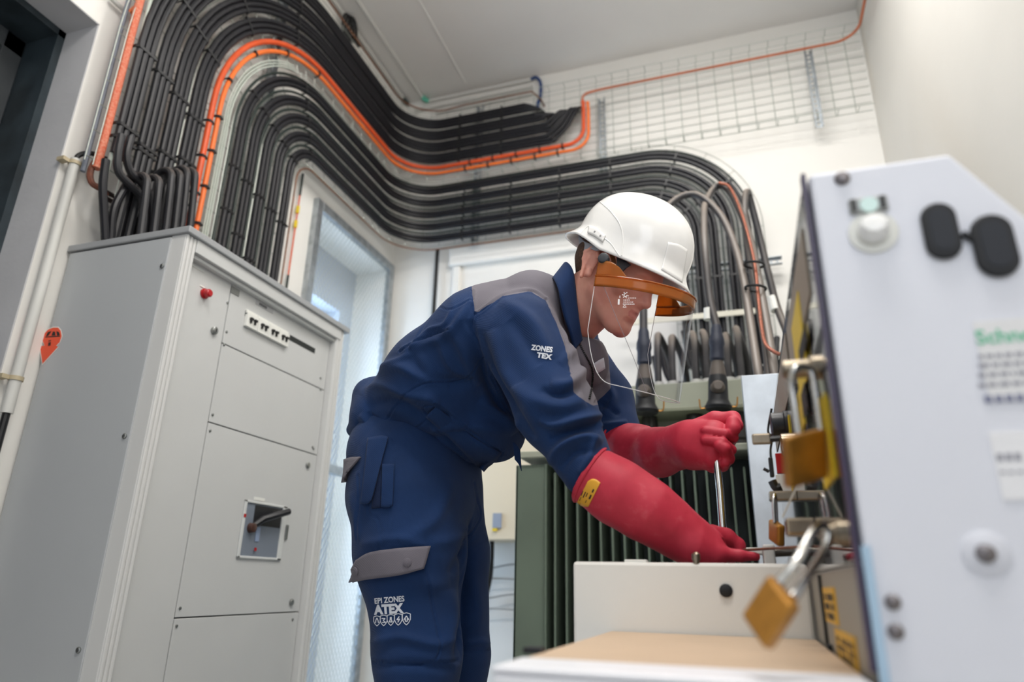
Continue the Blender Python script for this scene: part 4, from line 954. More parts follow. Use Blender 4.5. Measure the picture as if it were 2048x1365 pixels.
# block and shaft on the box near the hand
a_, b2 = onY(1524, 1092, 1.28), onY(1550, 1120, 1.28); MB().box((a_[0], 1.24, BZ1-0.03), (b2[0], 1.33, a_[2])).build('guide_block', M_wb, wb, smooth=False, bevel=0.003)
a_, b2 = onY(1478, 1096, 1.33), onY(1526, 1110, 1.33); MB().box((a_[0]-0.01, 1.32, b2[2]), (b2[0], 1.36, a_[2])).build('guide_arm', M_wb, wb, smooth=False, bevel=0.002)
MB().tube([onY(1548, 1106, 1.26), onY(1590, 1104, 1.26)], 0.007, 12).build('shaft', mat('dark_steel', (110, 106, 100), 0.3, 0.9), wb)
MB().tube([onY(1485, 1101, 1.30), onY(1610, 1094, 1.10)], 0.0022, 8).build('copper_rod', M_copper, wb)

wt = root('worktop_unit', (-0.07, 0.85, 0), label='white steel unit with a tan board top in the near foreground', cat='cabinet')
WX0, WX1, WYF, WZT = -0.214, RX-0.009, 0.60, 0.634
MB().box((WX0, WYF, 0.0), (WX1, BYF-0.004, WZT-0.006)).build('body', M_white, wt, smooth=False, bevel=0.004)
MB().box((WX0, WYF, WZT-0.006), (WX1, WYF+0.085, WZT)).build('front_rim', M_white, wt, smooth=False, bevel=0.003)
mt_ = mat('tan_board', (192, 168, 142), 0.6, var=0.06, vscale=5, bump=0.1)
MB().box((WX0+0.004, WYF+0.085, WZT-0.006), (WX1, BYF-0.006, WZT-0.001)).build('board_top', mt_, wt, smooth=False)
for (a, b_) in ((1068, 1303), (1230, 1258), (1672, 1298), (1604, 1255)):
    p = onZ(a, b_, WZT); m = MB(); m.box((p[0]-0.010, p[1]-0.008, WZT-0.002), (p[0]+0.010, p[1]+0.012, WZT+0.004)); m.build('rubber_foot', M_rubber, wt, smooth=False, bevel=0.0015)
# steel operating rod held in both gloves is built with the worker
# ---------------- the worker ----------------
def WP(x, y, Y): return onY(x, y, Y)
def prim(a, b, ra, rb, sy=1.0):
    """tapered limb between pixel points (x, y, depth), radii in pixels"""
    A = WP(*a); B = WP(*b)
    return (A, B, pxm(ra, A), pxm(rb, B), sy)
def sdf_cone(P, A, B, ra, rb, sy):
    S = np.array([1, sy, 1], np.float32)
    d = (P-A.astype(np.float32))*S; ba = ((B-A)*S).astype(np.float32)
    t = np.clip((d @ ba)/max(1e-9, float(ba @ ba)), 0, 1)
    q = d - t[..., None]*ba
    return np.sqrt((q*q).sum(-1)) - (ra+(rb-ra)*t)
def smin(a, b, k):
    h = np.clip(0.5+0.5*(b-a)/k, 0, 1)
    return b*(1-h)+a*h-k*h*(1-h)
def field(P, groups):
    """groups: list of (op, k, prims)"""
    d = None
    for op, k, prims in groups:
        for p in prims:
            e = sdf_cone(P, *p)
            if d is None: d = e
            elif op == '+': d = smin(d, e, k)
            else: d = -smin(-d, e, k)
    return d
def surfnets(groups, lo, hi, h, post=None):
    lo = np.array(lo); hi = np.array(hi)
    n = np.ceil((hi-lo)/h).astype(int)+1
    xs = [lo[i]+h*np.arange(n[i]) for i in range(3)]
    F = np.empty(n, np.float32)
    Yg, Zg = np.meshgrid(xs[1], xs[2], indexing='ij')
    step = max(1, int(600000/(n[1]*n[2])))
    for i in range(0, n[0], step):
        X = xs[0][i:i+step]
        P = np.empty((len(X), n[1], n[2], 3), np.float32)
        P[..., 0] = X[:, None, None]; P[..., 1] = Yg[None]; P[..., 2] = Zg[None]
        f = field(P, groups)
        if post is not None: f = post(P, f)
        F[i:i+step] = f
    S = F < 0
    c = [F[a:n[0]-1+a, b:n[1]-1+b, e:n[2]-1+e] for a in (0, 1) for b in (0, 1) for e in (0, 1)]
    cs = [q < 0 for q in c]
    allin = np.logical_and.reduce(cs); anyin = np.logical_or.reduce(cs)
    act = anyin & ~allin
    idx = np.argwhere(act)
    vals = np.stack([q[act] for q in c], -1)
    offs = np.array([(a, b, e) for a in (0, 1) for b in (0, 1) for e in (0, 1)], float)
    acc = np.zeros((len(idx), 3)); cnt = np.zeros(len(idx))
    for i in range(8):
        for j in range(i+1, 8):
            if np.abs(offs[i]-offs[j]).sum() == 1:
                m_ = (vals[:, i] < 0) != (vals[:, j] < 0)
                t = np.where(m_, vals[:, i]/np.where(m_, vals[:, i]-vals[:, j], 1), 0)[:, None]
                acc += np.where(m_[:, None], offs[i]+(offs[j]-offs[i])*t, 0); cnt += m_
    V = lo+h*(idx+acc/np.maximum(cnt, 1)[:, None])
    vid = -np.ones(act.shape, int); vid[act] = np.arange(len(idx))
    faces = []
    for ax in range(3):
        sl0 = [slice(None)]*3; sl1 = [slice(None)]*3; sl0[ax] = slice(0, -1); sl1[ax] = slice(1, None)
        a0 = S[tuple(sl0)]; a1 = S[tuple(sl1)]
        e = np.argwhere(a0 != a1)
        u, v = [k for k in range(3) if k != ax]
        e = e[(e[:, u] > 0) & (e[:, v] > 0) & (e[:, u] < n[u]-1) & (e[:, v] < n[v]-1)]
        def g(du, dv):
            q = e.copy(); q[:, u] -= du; q[:, v] -= dv; return vid[q[:, 0], q[:, 1], q[:, 2]]
        Q = np.stack([g(0, 0), g(1, 0), g(1, 1), g(0, 1)], -1)
        flip = a0[e[:, 0], e[:, 1], e[:, 2]]
        if ax == 1: flip = ~flip
        Q[flip] = Q[flip][:, ::-1]
        faces.append(Q)
    Fc = np.concatenate(faces)
    t_ = V[Fc]; vol = (np.cross(t_[:, 0], t_[:, 1])*t_[:, 2]).sum()+(np.cross(t_[:, 0], t_[:, 2])*t_[:, 3]).sum()
    if vol < 0: Fc = Fc[:, ::-1].copy()
    return V, Fc
def vnormals(V, F):
    a = V[F[:, 2]]-V[F[:, 0]]; b = V[F[:, 3]]-V[F[:, 1]]; fn = np.cross(a, b)
    N = np.zeros_like(V)
    for k in range(4): np.add.at(N, F[:, k], fn)
    return N/(np.linalg.norm(N, axis=1)[:, None]+1e-12)
def proj(V):
    v = V-CAM; z = v @ _f
    return 1024+FPX*(v @ R1)/z, 682.5-FPX*(v @ U1)/z, z
def smoothstep(a, b, x):
    t = np.clip((x-a)/(b-a), 0, 1); return t*t*(3-2*t)
def polydist(u, v, pts):
    """distance to a polyline and position along it (0..1)"""
    best = np.full(u.shape, 1e9); tt = np.zeros(u.shape); L = [0]
    for (x0, y0), (x1, y1) in zip(pts[:-1], pts[1:]): L.append(L[-1]+math.hypot(x1-x0, y1-y0))
    for i, ((x0, y0), (x1, y1)) in enumerate(zip(pts[:-1], pts[1:])):
        dx, dy = x1-x0, y1-y0; ll = dx*dx+dy*dy
        t = np.clip(((u-x0)*dx+(v-y0)*dy)/ll, 0, 1)
        d = np.hypot(u-x0-t*dx, v-y0-t*dy)
        m_ = d < best; best = np.where(m_, d, best); tt = np.where(m_, (L[i]+t*math.sqrt(ll))/L[-1], tt)
    return best, tt
def crom(pts, n=6):
    return [(p[0], p[1]) for p in smooth_path([(a, b, 0) for a, b in pts], n)]
def folds(V, N, lst):
    """raise or sink soft folds; (kind, points, width px, height m); taper to the ends"""
    u, v, z = proj(V)
    vd = (V-CAM); vd /= np.linalg.norm(vd, axis=1)[:, None]
    face = smoothstep(0.02, 0.25, -(N*vd).sum(1))
    D = np.zeros(len(V))
    for kind, pts, wpx, hh in lst:
        hh = hh*(1.5 if kind == 'f' else 1.25)
        d, t = polydist(u, v, crom(pts))
        if kind == 's':    # stitched seam: sharp groove with a raised lip
            D += hh*(-np.exp(-(d/wpx)**2)+0.45*np.exp(-((d-2.4*wpx)/(1.3*wpx))**2))*face
        else:
            tp_ = np.clip(np.sin(np.pi*np.clip(t, 0.0, 1)), 0, 1)**0.5
            D += hh*np.exp(-(d/wpx)**2)*tp_*face
    return V+N*D[:, None]
def pinpoly(u, v, poly):
    c = np.zeros(u.shape, bool); n_ = len(poly); j = n_-1
    for i in range(n_):
        xi, yi = poly[i]; xj, yj = poly[j]
        m_ = ((yi > v) != (yj > v)) & (u < (xj-xi)*(v-yi)/((yj-yi) if yj != yi else 1e-9)+xi)
        c ^= m_; j = i
    return c
def mesh_obj(name, V, F, mats, parent, matidx=None, label=None, off=None, **k):
    off = np.array(parent['_o']) if parent is not None else (np.zeros(3) if off is None else off)
    me = bpy.data.meshes.new(name); Vo = (V-off)
    me.vertices.add(len(Vo)); me.vertices.foreach_set('co', Vo.astype(np.float32).ravel())
    me.loops.add(F.size); me.loops.foreach_set('vertex_index', F.astype(np.int32).ravel())
    me.polygons.add(len(F)); me.polygons.foreach_set('loop_start', np.arange(0, F.size, F.shape[1], dtype=np.int32)); 
    for mm in mats: me.materials.append(mm)
    if matidx is not None: me.polygons.foreach_set('material_index', matidx.astype(np.int32))
    me.polygons.foreach_set('use_smooth', [True]*len(F))
    me.update(calc_edges=True); me.validate()
    o = bpy.data.objects.new(name, me); COL.objects.link(o)
    if parent is not None: o.parent = parent
    else: o.location = off
    o['_o'] = tuple(float(c) for c in off)
    return tag(o, label, **k)
def vnoise(V, scale, seed=0):
    """cheap smooth noise from layered sines"""
    r = np.random.RandomState(seed); out = np.zeros(len(V))
    for i in range(7):
        k = r.randn(3); k /= np.linalg.norm(k); out += np.sin(V @ k*scale*(1+0.45*i)+r.rand()*6.28)/(1+0.5*i)
    return out/3.0

def cloth(name, rgb, weave=900.0, bumps=0.35, fuzz=0.06):
    m = bpy.data.materials.new(name); m.use_nodes = True; MATS[name] = m
    n = m.node_tree.nodes; l = m.node_tree.links; b = n['Principled BSDF']
    b.inputs['Roughness'].default_value = 0.85; b.inputs['Specular IOR Level'].default_value = 0.2
    b.inputs['Sheen Weight'].default_value = fuzz; b.inputs['Sheen Roughness'].default_value = 0.6
    base = srgb(*rgb)
    tc = n.new('ShaderNodeTexCoord')
    t = n.new('ShaderNodeTexNoise'); t.inputs['Scale'].default_value = 9; t.inputs['Detail'].default_value = 6; l.new(tc.outputs['Object'], t.inputs['Vector'])
    cr = n.new('ShaderNodeValToRGB'); cr.color_ramp.elements[0].position = 0.35; cr.color_ramp.elements[1].position = 0.7
    cr.color_ramp.elements[0].color = tuple(c*0.88 for c in base[:3])+(1,); cr.color_ramp.elements[1].color = tuple(min(1, c*1.14) for c in base[:3])+(1,)
    l.new(t.outputs['Fac'], cr.inputs[0]); l.new(cr.outputs[0], b.inputs['Base Color'])
    wv = n.new('ShaderNodeTexWave'); wv.inputs['Scale'].default_value = weave/6; wv.inputs['Distortion'].default_value = 0.6; wv.bands_direction = 'DIAGONAL'; l.new(tc.outputs['Object'], wv.inputs['Vector'])
    t2 = n.new('ShaderNodeTexNoise'); t2.inputs['Scale'].default_value = weave; l.new(tc.outputs['Object'], t2.inputs['Vector'])
    mx = n.new('ShaderNodeMath'); mx.operation = 'ADD'; l.new(wv.outputs['Fac'], mx.inputs[0]); l.new(t2.outputs['Fac'], mx.inputs[1])
    bp = n.new('ShaderNodeBump'); bp.inputs['Strength'].default_value = bumps; bp.inputs['Distance'].default_value = 0.0006
    l.new(mx.outputs[0], bp.inputs['Height']); l.new(bp.outputs[0], b.inputs['Normal'])
    return m
def two_tone(name, m1, rgb2):
    m = m1.copy(); m.name = name; n = m.node_tree.nodes; l = m.node_tree.links; b = n['Principled BSDF']
    src = b.inputs['Base Color'].links[0].from_socket
    at = n.new('ShaderNodeAttribute'); at.attribute_name = 'yoke'
    mr = n.new('ShaderNodeMapRange'); mr.inputs[1].default_value = 0.47; mr.inputs[2].default_value = 0.53
    mx = n.new('ShaderNodeMix'); mx.data_type = 'RGBA'; mx.inputs[7].default_value = srgb(*rgb2)
    l.new(at.outputs['Fac'], mr.inputs[0]); l.new(mr.outputs[0], mx.inputs[0]); l.new(src, mx.inputs[6]); l.new(mx.outputs[2], b.inputs['Base Color'])
    return m
C_navy = cloth('navy_cotton', (20, 47, 88))
C_navy2 = cloth('dark_navy_cotton', (20, 36, 68))
C_grey = cloth('grey_cotton', (108, 104, 112))
def skin_mat():
    m = bpy.data.materials.new('skin'); m.use_nodes = True
    n = m.node_tree.nodes; l = m.node_tree.links; b = n['Principled BSDF']
    b.inputs['Roughness'].default_value = 0.5; b.inputs['Subsurface Weight'].default_value = 0.12; b.inputs['Subsurface Radius'].default_value = (0.012, 0.004, 0.002)
    b.inputs['Subsurface Scale'].default_value = 1.0
    tc = n.new('ShaderNodeTexCoord'); t = n.new('ShaderNodeTexNoise'); t.inputs['Scale'].default_value = 22; t.inputs['Detail'].default_value = 6
    l.new(tc.outputs['Object'], t.inputs['Vector']); cr = n.new('ShaderNodeValToRGB')
    cr.color_ramp.elements[0].position = 0.3; cr.color_ramp.elements[1].position = 0.7
    cr.color_ramp.elements[0].color = srgb(208, 140, 122); cr.color_ramp.elements[1].color = srgb(222, 162, 142)
    l.new(t.outputs['Fac'], cr.inputs[0]); l.new(cr.outputs[0], b.inputs['Base Color'])
    t2 = n.new('ShaderNodeTexNoise'); t2.inputs['Scale'].default_value = 500; l.new(tc.outputs['Object'], t2.inputs['Vector'])
    bp = n.new('ShaderNodeBump'); bp.inputs['Strength'].default_value = 0.12; bp.inputs['Distance'].default_value = 0.0006
    l.new(t2.outputs['Fac'], bp.inputs['Height']); l.new(bp.outputs[0], b.inputs['Normal'])
    MATS['skin'] = m; return m
M_skin = skin_mat()
M_lip = mat('lips', (204, 128, 116), 0.4, spec=0.4)
M_hair = mat('short_brown_hair', (66, 46, 36), 0.8, rgb2=(96, 70, 54), vscale=200, bump=0.8, bscale=500)

# depths
YM = 1.44            # middle of the body at the shoulders
YH = 1.50            # hips
HY = 1.40            # head middle
# ---- body: one continuous figure, mostly under the clothes
body_g = [('+', 0.045, [
    prim((830, 960, YH), (900, 810, 1.48), 84, 78, 0.8), prim((900, 810, 1.48), (1060, 660, YM), 80, 74, 0.66),
    prim((1060, 650, YM), (1150, 610, 1.41), 58, 52, 0.9),
    prim((826, 1000, 1.41), (835, 1310, 1.40), 82, 55), prim((835, 1310, 1.40), (828, 1700, 1.40), 52, 36),
    prim((880, 1000, 1.60), (905, 1310, 1.60), 76, 50), prim((905, 1310, 1.60), (890, 1680, 1.62), 48, 34),
    prim((1035, 680, 1.26), (1110, 825, 1.24), 50, 42), prim((1110, 825, 1.24), (1186, 953, 1.235), 42, 36), prim((1186, 953, 1.235), (1345, 1058, 1.255), 36, 26),
    prim((1110, 690, 1.62), (1190, 820, 1.60), 44, 32), prim((1190, 820, 1.60), (1238, 884, 1.552), 32, 27), prim((1238, 884, 1.552), (1300, 905, 1.49), 27, 26), prim((1300, 905, 1.49), (1385, 890, 1.385), 26, 24)])]
# ---- head in its own frame
def frame(th, ps, ro=0.0):
    F_ = np.array([math.cos(th)*math.cos(ps), -math.cos(th)*math.sin(ps), -math.sin(th)])
    S_ = np.array([math.sin(ps), math.cos(ps), 0.0]); U_ = np.cross(S_, F_)
    if U_[2] < 0: U_ = -U_
    return F_, U_*math.cos(ro)+S_*math.sin(ro), S_*math.cos(ro)-U_*math.sin(ro)
hf, hu, hs = frame(math.radians(32.5), math.radians(16))
HY = 1.36
HC = np.array([-0.2235, 1.36, 1.345]); HS = 0.93
def hp(f, u, s=0.0): return HC + (hf*f + hu*u + hs*s)*HS
def hprim(a, b, ra, rb, sy=1.0): return (hp(*a), hp(*b), ra*HS, rb*HS, sy)
head_g = [
 ('+', 0.030, [ hprim((-0.030, 0.040), (0.034, 0.046), 0.076, 0.072, 1.08) ]),          # cranium
 ('+', 0.030, [ hprim((0.040, -0.020), (0.058, -0.078), 0.056, 0.044, 1.0),             # face block
                hprim((0.066, 0.030), (0.070, 0.000), 0.040, 0.038, 0.9) ]),
 ('+', 0.016, [ hprim((0.081, -0.110, 0.012), (0.081, -0.110, -0.012), 0.020, 0.020),   # chin
                hprim((0.006, -0.058, 0.046), (0.070, -0.110, 0.022), 0.017, 0.016),    # jaw
                hprim((0.006, -0.058, -0.046), (0.070, -0.110, -0.022), 0.017, 0.016),
                hprim((0.094, 0.018, 0.030), (0.094, 0.018, -0.030), 0.013, 0.013),     # brow
                hprim((0.076, -0.022, 0.038), (0.066, -0.030, 0.050), 0.018, 0.016), hprim((0.076, -0.022, -0.038), (0.066, -0.030, -0.050), 0.018, 0.016),
                hprim((0.078, -0.082, 0.0), (0.078, -0.056, 0.0), 0.019, 0.022, 0.7)]),
 ('+', 0.009, [ hprim((0.099, 0.006), (0.117, -0.038), 0.0075, 0.0105),                  # nose
                hprim((0.104, -0.043, 0.009), (0.104, -0.043, -0.009), 0.008, 0.008)]),
 ('+', 0.005, [ hprim((0.0965, -0.066, 0.016), (0.1005, -0.065, 0.0), 0.0036, 0.0058), hprim((0.0965, -0.066, -0.016), (0.1005, -0.065, 0.0), 0.0036, 0.0058),
                hprim((0.0945, -0.078, 0.014), (0.0985, -0.078, 0.0), 0.0040, 0.0062), hprim((0.0945, -0.078, -0.014), (0.0985, -0.078, 0.0), 0.0040, 0.0062)]),
 ('-', 0.006, [ hprim((0.105, -0.0715, 0.022), (0.1075, -0.0715, 0.0), 0.001, 0.0022), hprim((0.105, -0.0715, -0.022), (0.1075, -0.0715, 0.0), 0.001, 0.0022),
                hprim((0.103, -0.093, 0.02), (0.103, -0.093, -0.02), 0.007, 0.007)]),
 ('-', 0.014, [ hprim((0.107, -0.006, 0.032), (0.104, -0.006, 0.038), 0.013, 0.013), hprim((0.107, -0.006, -0.032), (0.104, -0.006, -0.038), 0.013, 0.013)]),
 ('+', 0.004, [ hprim((0.086, -0.006, 0.031), (0.086, -0.006, 0.031), 0.0125, 0.0125), hprim((0.086, -0.006, -0.031), (0.086, -0.006, -0.031), 0.0125, 0.0125)]),
 # neck
 ('+', 0.022, [ (hp(-0.022, -0.035), WP(1128, 640, 1.42), 0.054, 0.064, 1.0), (hp(0.018, -0.060), WP(1152, 655, 1.42), 0.040, 0.046, 1.0) ]),
]
# ears
def ear_prims(s):
    sd = 0.077*s; out = []
    pts = [(-0.002, -0.030), (-0.006, -0.012), (-0.016, 0.006), (-0.020, 0.020), (-0.010, 0.031), (0.004, 0.030), (0.010, 0.020)]
    pts = [(a*1.15-0.011, b*1.12-0.014) for a, b in pts]
    for (a, b), (c, d_) in zip(pts[:-1], pts[1:]): out.append(hprim((a-0.004, b, sd+0.010*s*(1 if a < -0.01 else 0.6)), (c-0.004, d_, sd+0.010*s*(1 if c < -0.01 else 0.6)), 0.0048, 0.0048))
    out.append(hprim((-0.006, -0.036, sd+0.004*s), (-0.008, -0.028, sd+0.005*s), 0.0075, 0.006))
    inner = [(-0.002, -0.012), (-0.008, -0.002), (-0.010, 0.010)]
    return out, [hprim((-0.020, 0.006, sd+0.003*s), (-0.014, -0.034, sd+0.002*s), 0.0185, 0.0115, 2.4)], [], [hprim((-0.021, -0.018, sd+0.009*s), (-0.020, 0.004, sd+0.010*s), 0.0030, 0.0030)]
for s in (-1, 1):
    rim, fill, hole, fold_ = ear_prims(s)
    head_g += [('+', 0.006, fill), ('+', 0.003, rim), ('+', 0.003, fold_)]
    head_g += [('-', 0.004, [hprim((-0.012, -0.018, 0.088*s), (-0.012, -0.010, 0.094*s), 0.005, 0.008)])]
Vb, Fb = surfnets(body_g, (-1.05, 1.05, 0.0), (0.06, 1.85, 1.42), 0.0095)
allg = head_g
c0h = HC
Vh, Fh = surfnets(allg, c0h+np.array([-0.17, -0.125, -0.235]), c0h+np.array([0.20, 0.125, 0.16]), 0.00185)
# join head+neck with the rest: same mesh
F_all = np.concatenate([Fb, Fh+len(Vb)]); V_all = np.concatenate([Vb, Vh])
# lips get their own colour
fc = V_all[F_all].mean(1); rel = (fc-HC)/HS; ff = rel @ hf; uu_ = rel @ hu; ss_ = rel @ hs
lip = (np.abs(uu_+0.0720) < 0.0085) & (ff > 0.0985) & (np.abs(ss_) < 0.024-0.4*np.abs(uu_+0.072))
person = root('person', (float(WP(870, 1200, YH)[0]), YH, 0.0), label='worker in navy and grey coveralls bending forward with white helmet, face shield and red gloves', cat='person')
person_body = mesh_obj('body', V_all, F_all, [M_skin, M_lip], person, matidx=lip.astype(int))
# short hair: cap hugging the skull below the helmet
hair_g = [('+', 0.02, [hprim((-0.034, 0.038), (0.020, 0.052), 0.079, 0.074, 1.06), hprim((-0.060, 0.0), (-0.056, -0.030), 0.045, 0.034, 0.75)])]
Vx, Fx = surfnets(hair_g, c0h+np.array([-0.17, -0.12, -0.15]), c0h+np.array([0.16, 0.12, 0.16]), 0.0035)
fcx = (Vx[Fx].mean(1)-HC)/HS
keep = ((fcx @ hf) < 0.045+0.3*(fcx @ hu)) & ((fcx @ hu) > -0.055-0.9*np.clip(fcx @ hf+0.02, 0, 1)*-1*0) & ~(((fcx @ hf) > -0.030) & ((fcx @ hu) < 0.030)) 
mesh_obj('hair', Vx, Fx[keep], [M_hair], person, label='short brown hair at the nape and temple')
# ---- trousers ----
tg = [('+', 0.035, [
    prim((806, 905, YH), (835, 930, YH), 92, 110, 0.70), prim((835, 930, YH), (832, 985, YH), 118, 120, 0.72),
    prim((820, 1000, 1.43), (822, 1100, 1.42), 112, 107, 0.92), prim((822, 1100, 1.42), (835, 1310, 1.41), 104, 82), prim((835, 1310, 1.41), (832, 1480, 1.41), 84, 72), prim((832, 1480, 1.41), (826, 1690, 1.41), 72, 62)]),
    ('+', 0.018, [prim((862, 1000, 1.58), (884, 1110, 1.60), 104, 92), prim((884, 1110, 1.60), (905, 1310, 1.61), 92, 74), prim((905, 1310, 1.61), (895, 1680, 1.62), 72, 58)])]
def tpost(P, f):
    return f
Vt, Ft = surfnets(tg, (-1.08, 1.15, 0.07), (-0.42, 1.86, 1.12), 0.0042)
Nt = vnormals(Vt, Ft)
Vt0 = Vt.copy()
Vt = Vt+Nt*(vnoise(Vt*np.array([1, 1, 0.6]), 26, 3)*0.0022)[:, None]
Vt = folds(Vt, Nt, [
    ('f', [(905, 960), (870, 1040), (800, 1085)], 14, 0.005), ('f', [(960, 1010), (925, 1070), (860, 1090)], 12, 0.005),
    ('f', [(720, 1090), (790, 1078), (850, 1090)], 9, 0.004), ('f', [(975, 1080), (930, 1110), (900, 1150)], 10, -0.006),
    ('f', [(930, 1060), (935, 1120), (925, 1250), (915, 1330)], 10, -0.012),
    ('f', [(740, 1290), (800, 1275), (870, 1290), (915, 1280)], 10, 0.006), ('f', [(745, 1335), (820, 1330), (910, 1340)], 9, -0.005),
    ('f', [(900, 1180), (910, 1240), (895, 1290)], 14, 0.006), ('f', [(700, 985), (712, 1040), (715, 1080)], 8, 0.004),
    ('f', [(820, 1140), (860, 1170), (900, 1165)], 16, 0.004), ('f', [(780, 1190), (760, 1250), (770, 1300)], 18, 0.004),
    ('f', [(930, 1290), (960, 1285), (980, 1292)], 8, 0.006), ('f', [(945, 1150), (955, 1220), (950, 1280)], 14, 0.005),
    ('s', [(757, 875), (752, 930), (738, 1000), (740, 1030), (757, 1040), (768, 1095)], 1.6, 0.0022),
    ('s', [(757, 1090), (765, 1100), (850, 1094), (925, 1098)], 1.6, 0.0020),
    ('s', [(847, 1130), (862, 1200), (872, 1320), (745, 1325)], 1.6, 0.0022),
    ('s', [(716, 950), (718, 1000), (715, 1080)], 1.5, 0.0018),
    ('s', [(745, 1322), (820, 1332), (920, 1322)], 1.8, 0.0025),
    ('s', [(948, 965), (958, 1030), (950, 1050), (930, 1085)], 1.6, 0.0025),
    ('s', [(785, 880), (788, 940), (783, 1010), (782, 1092)], 1.4, 0.0014),
    ('s', [(925, 1305), (980, 1300)], 1.6, 0.002)])
trous = mesh_obj('trousers', Vt, Ft, [C_navy], person)
# ---- jacket ----
jg = [('+', 0.040, [
    prim((800, 845, 1.49), (905, 785, 1.48), 84, 112, 0.66), prim((905, 785, 1.48), (1005, 700, 1.46), 116, 112, 0.62),
    prim((1005, 700, 1.46), (1080, 640, YM), 112, 86, 0.58), prim((940, 855, 1.49), (985, 862, 1.48), 80, 62, 0.66),
    prim((1080, 690, 1.46), (1160, 720, 1.47), 80, 56, 0.62)]),
    ('+', 0.030, [prim((1040, 672, 1.28), (1112, 820, 1.245), 84, 77), prim((1112, 820, 1.245), (1178, 940, 1.235), 74, 55)]),
    ('+', 0.026, [prim((1128, 690, 1.60), (1208, 800, 1.60), 66, 54), prim((1208, 800, 1.60), (1246, 890, 1.548), 54, 44)]),
    ('+', 0.012, [prim((732, 873, 1.49), (850, 890, 1.49), 15, 16, 0.22)]),
    ('-', 0.010, [prim((1150, 560, 1.41), (1148, 655, 1.43), 46, 56, 1.0)]),
]
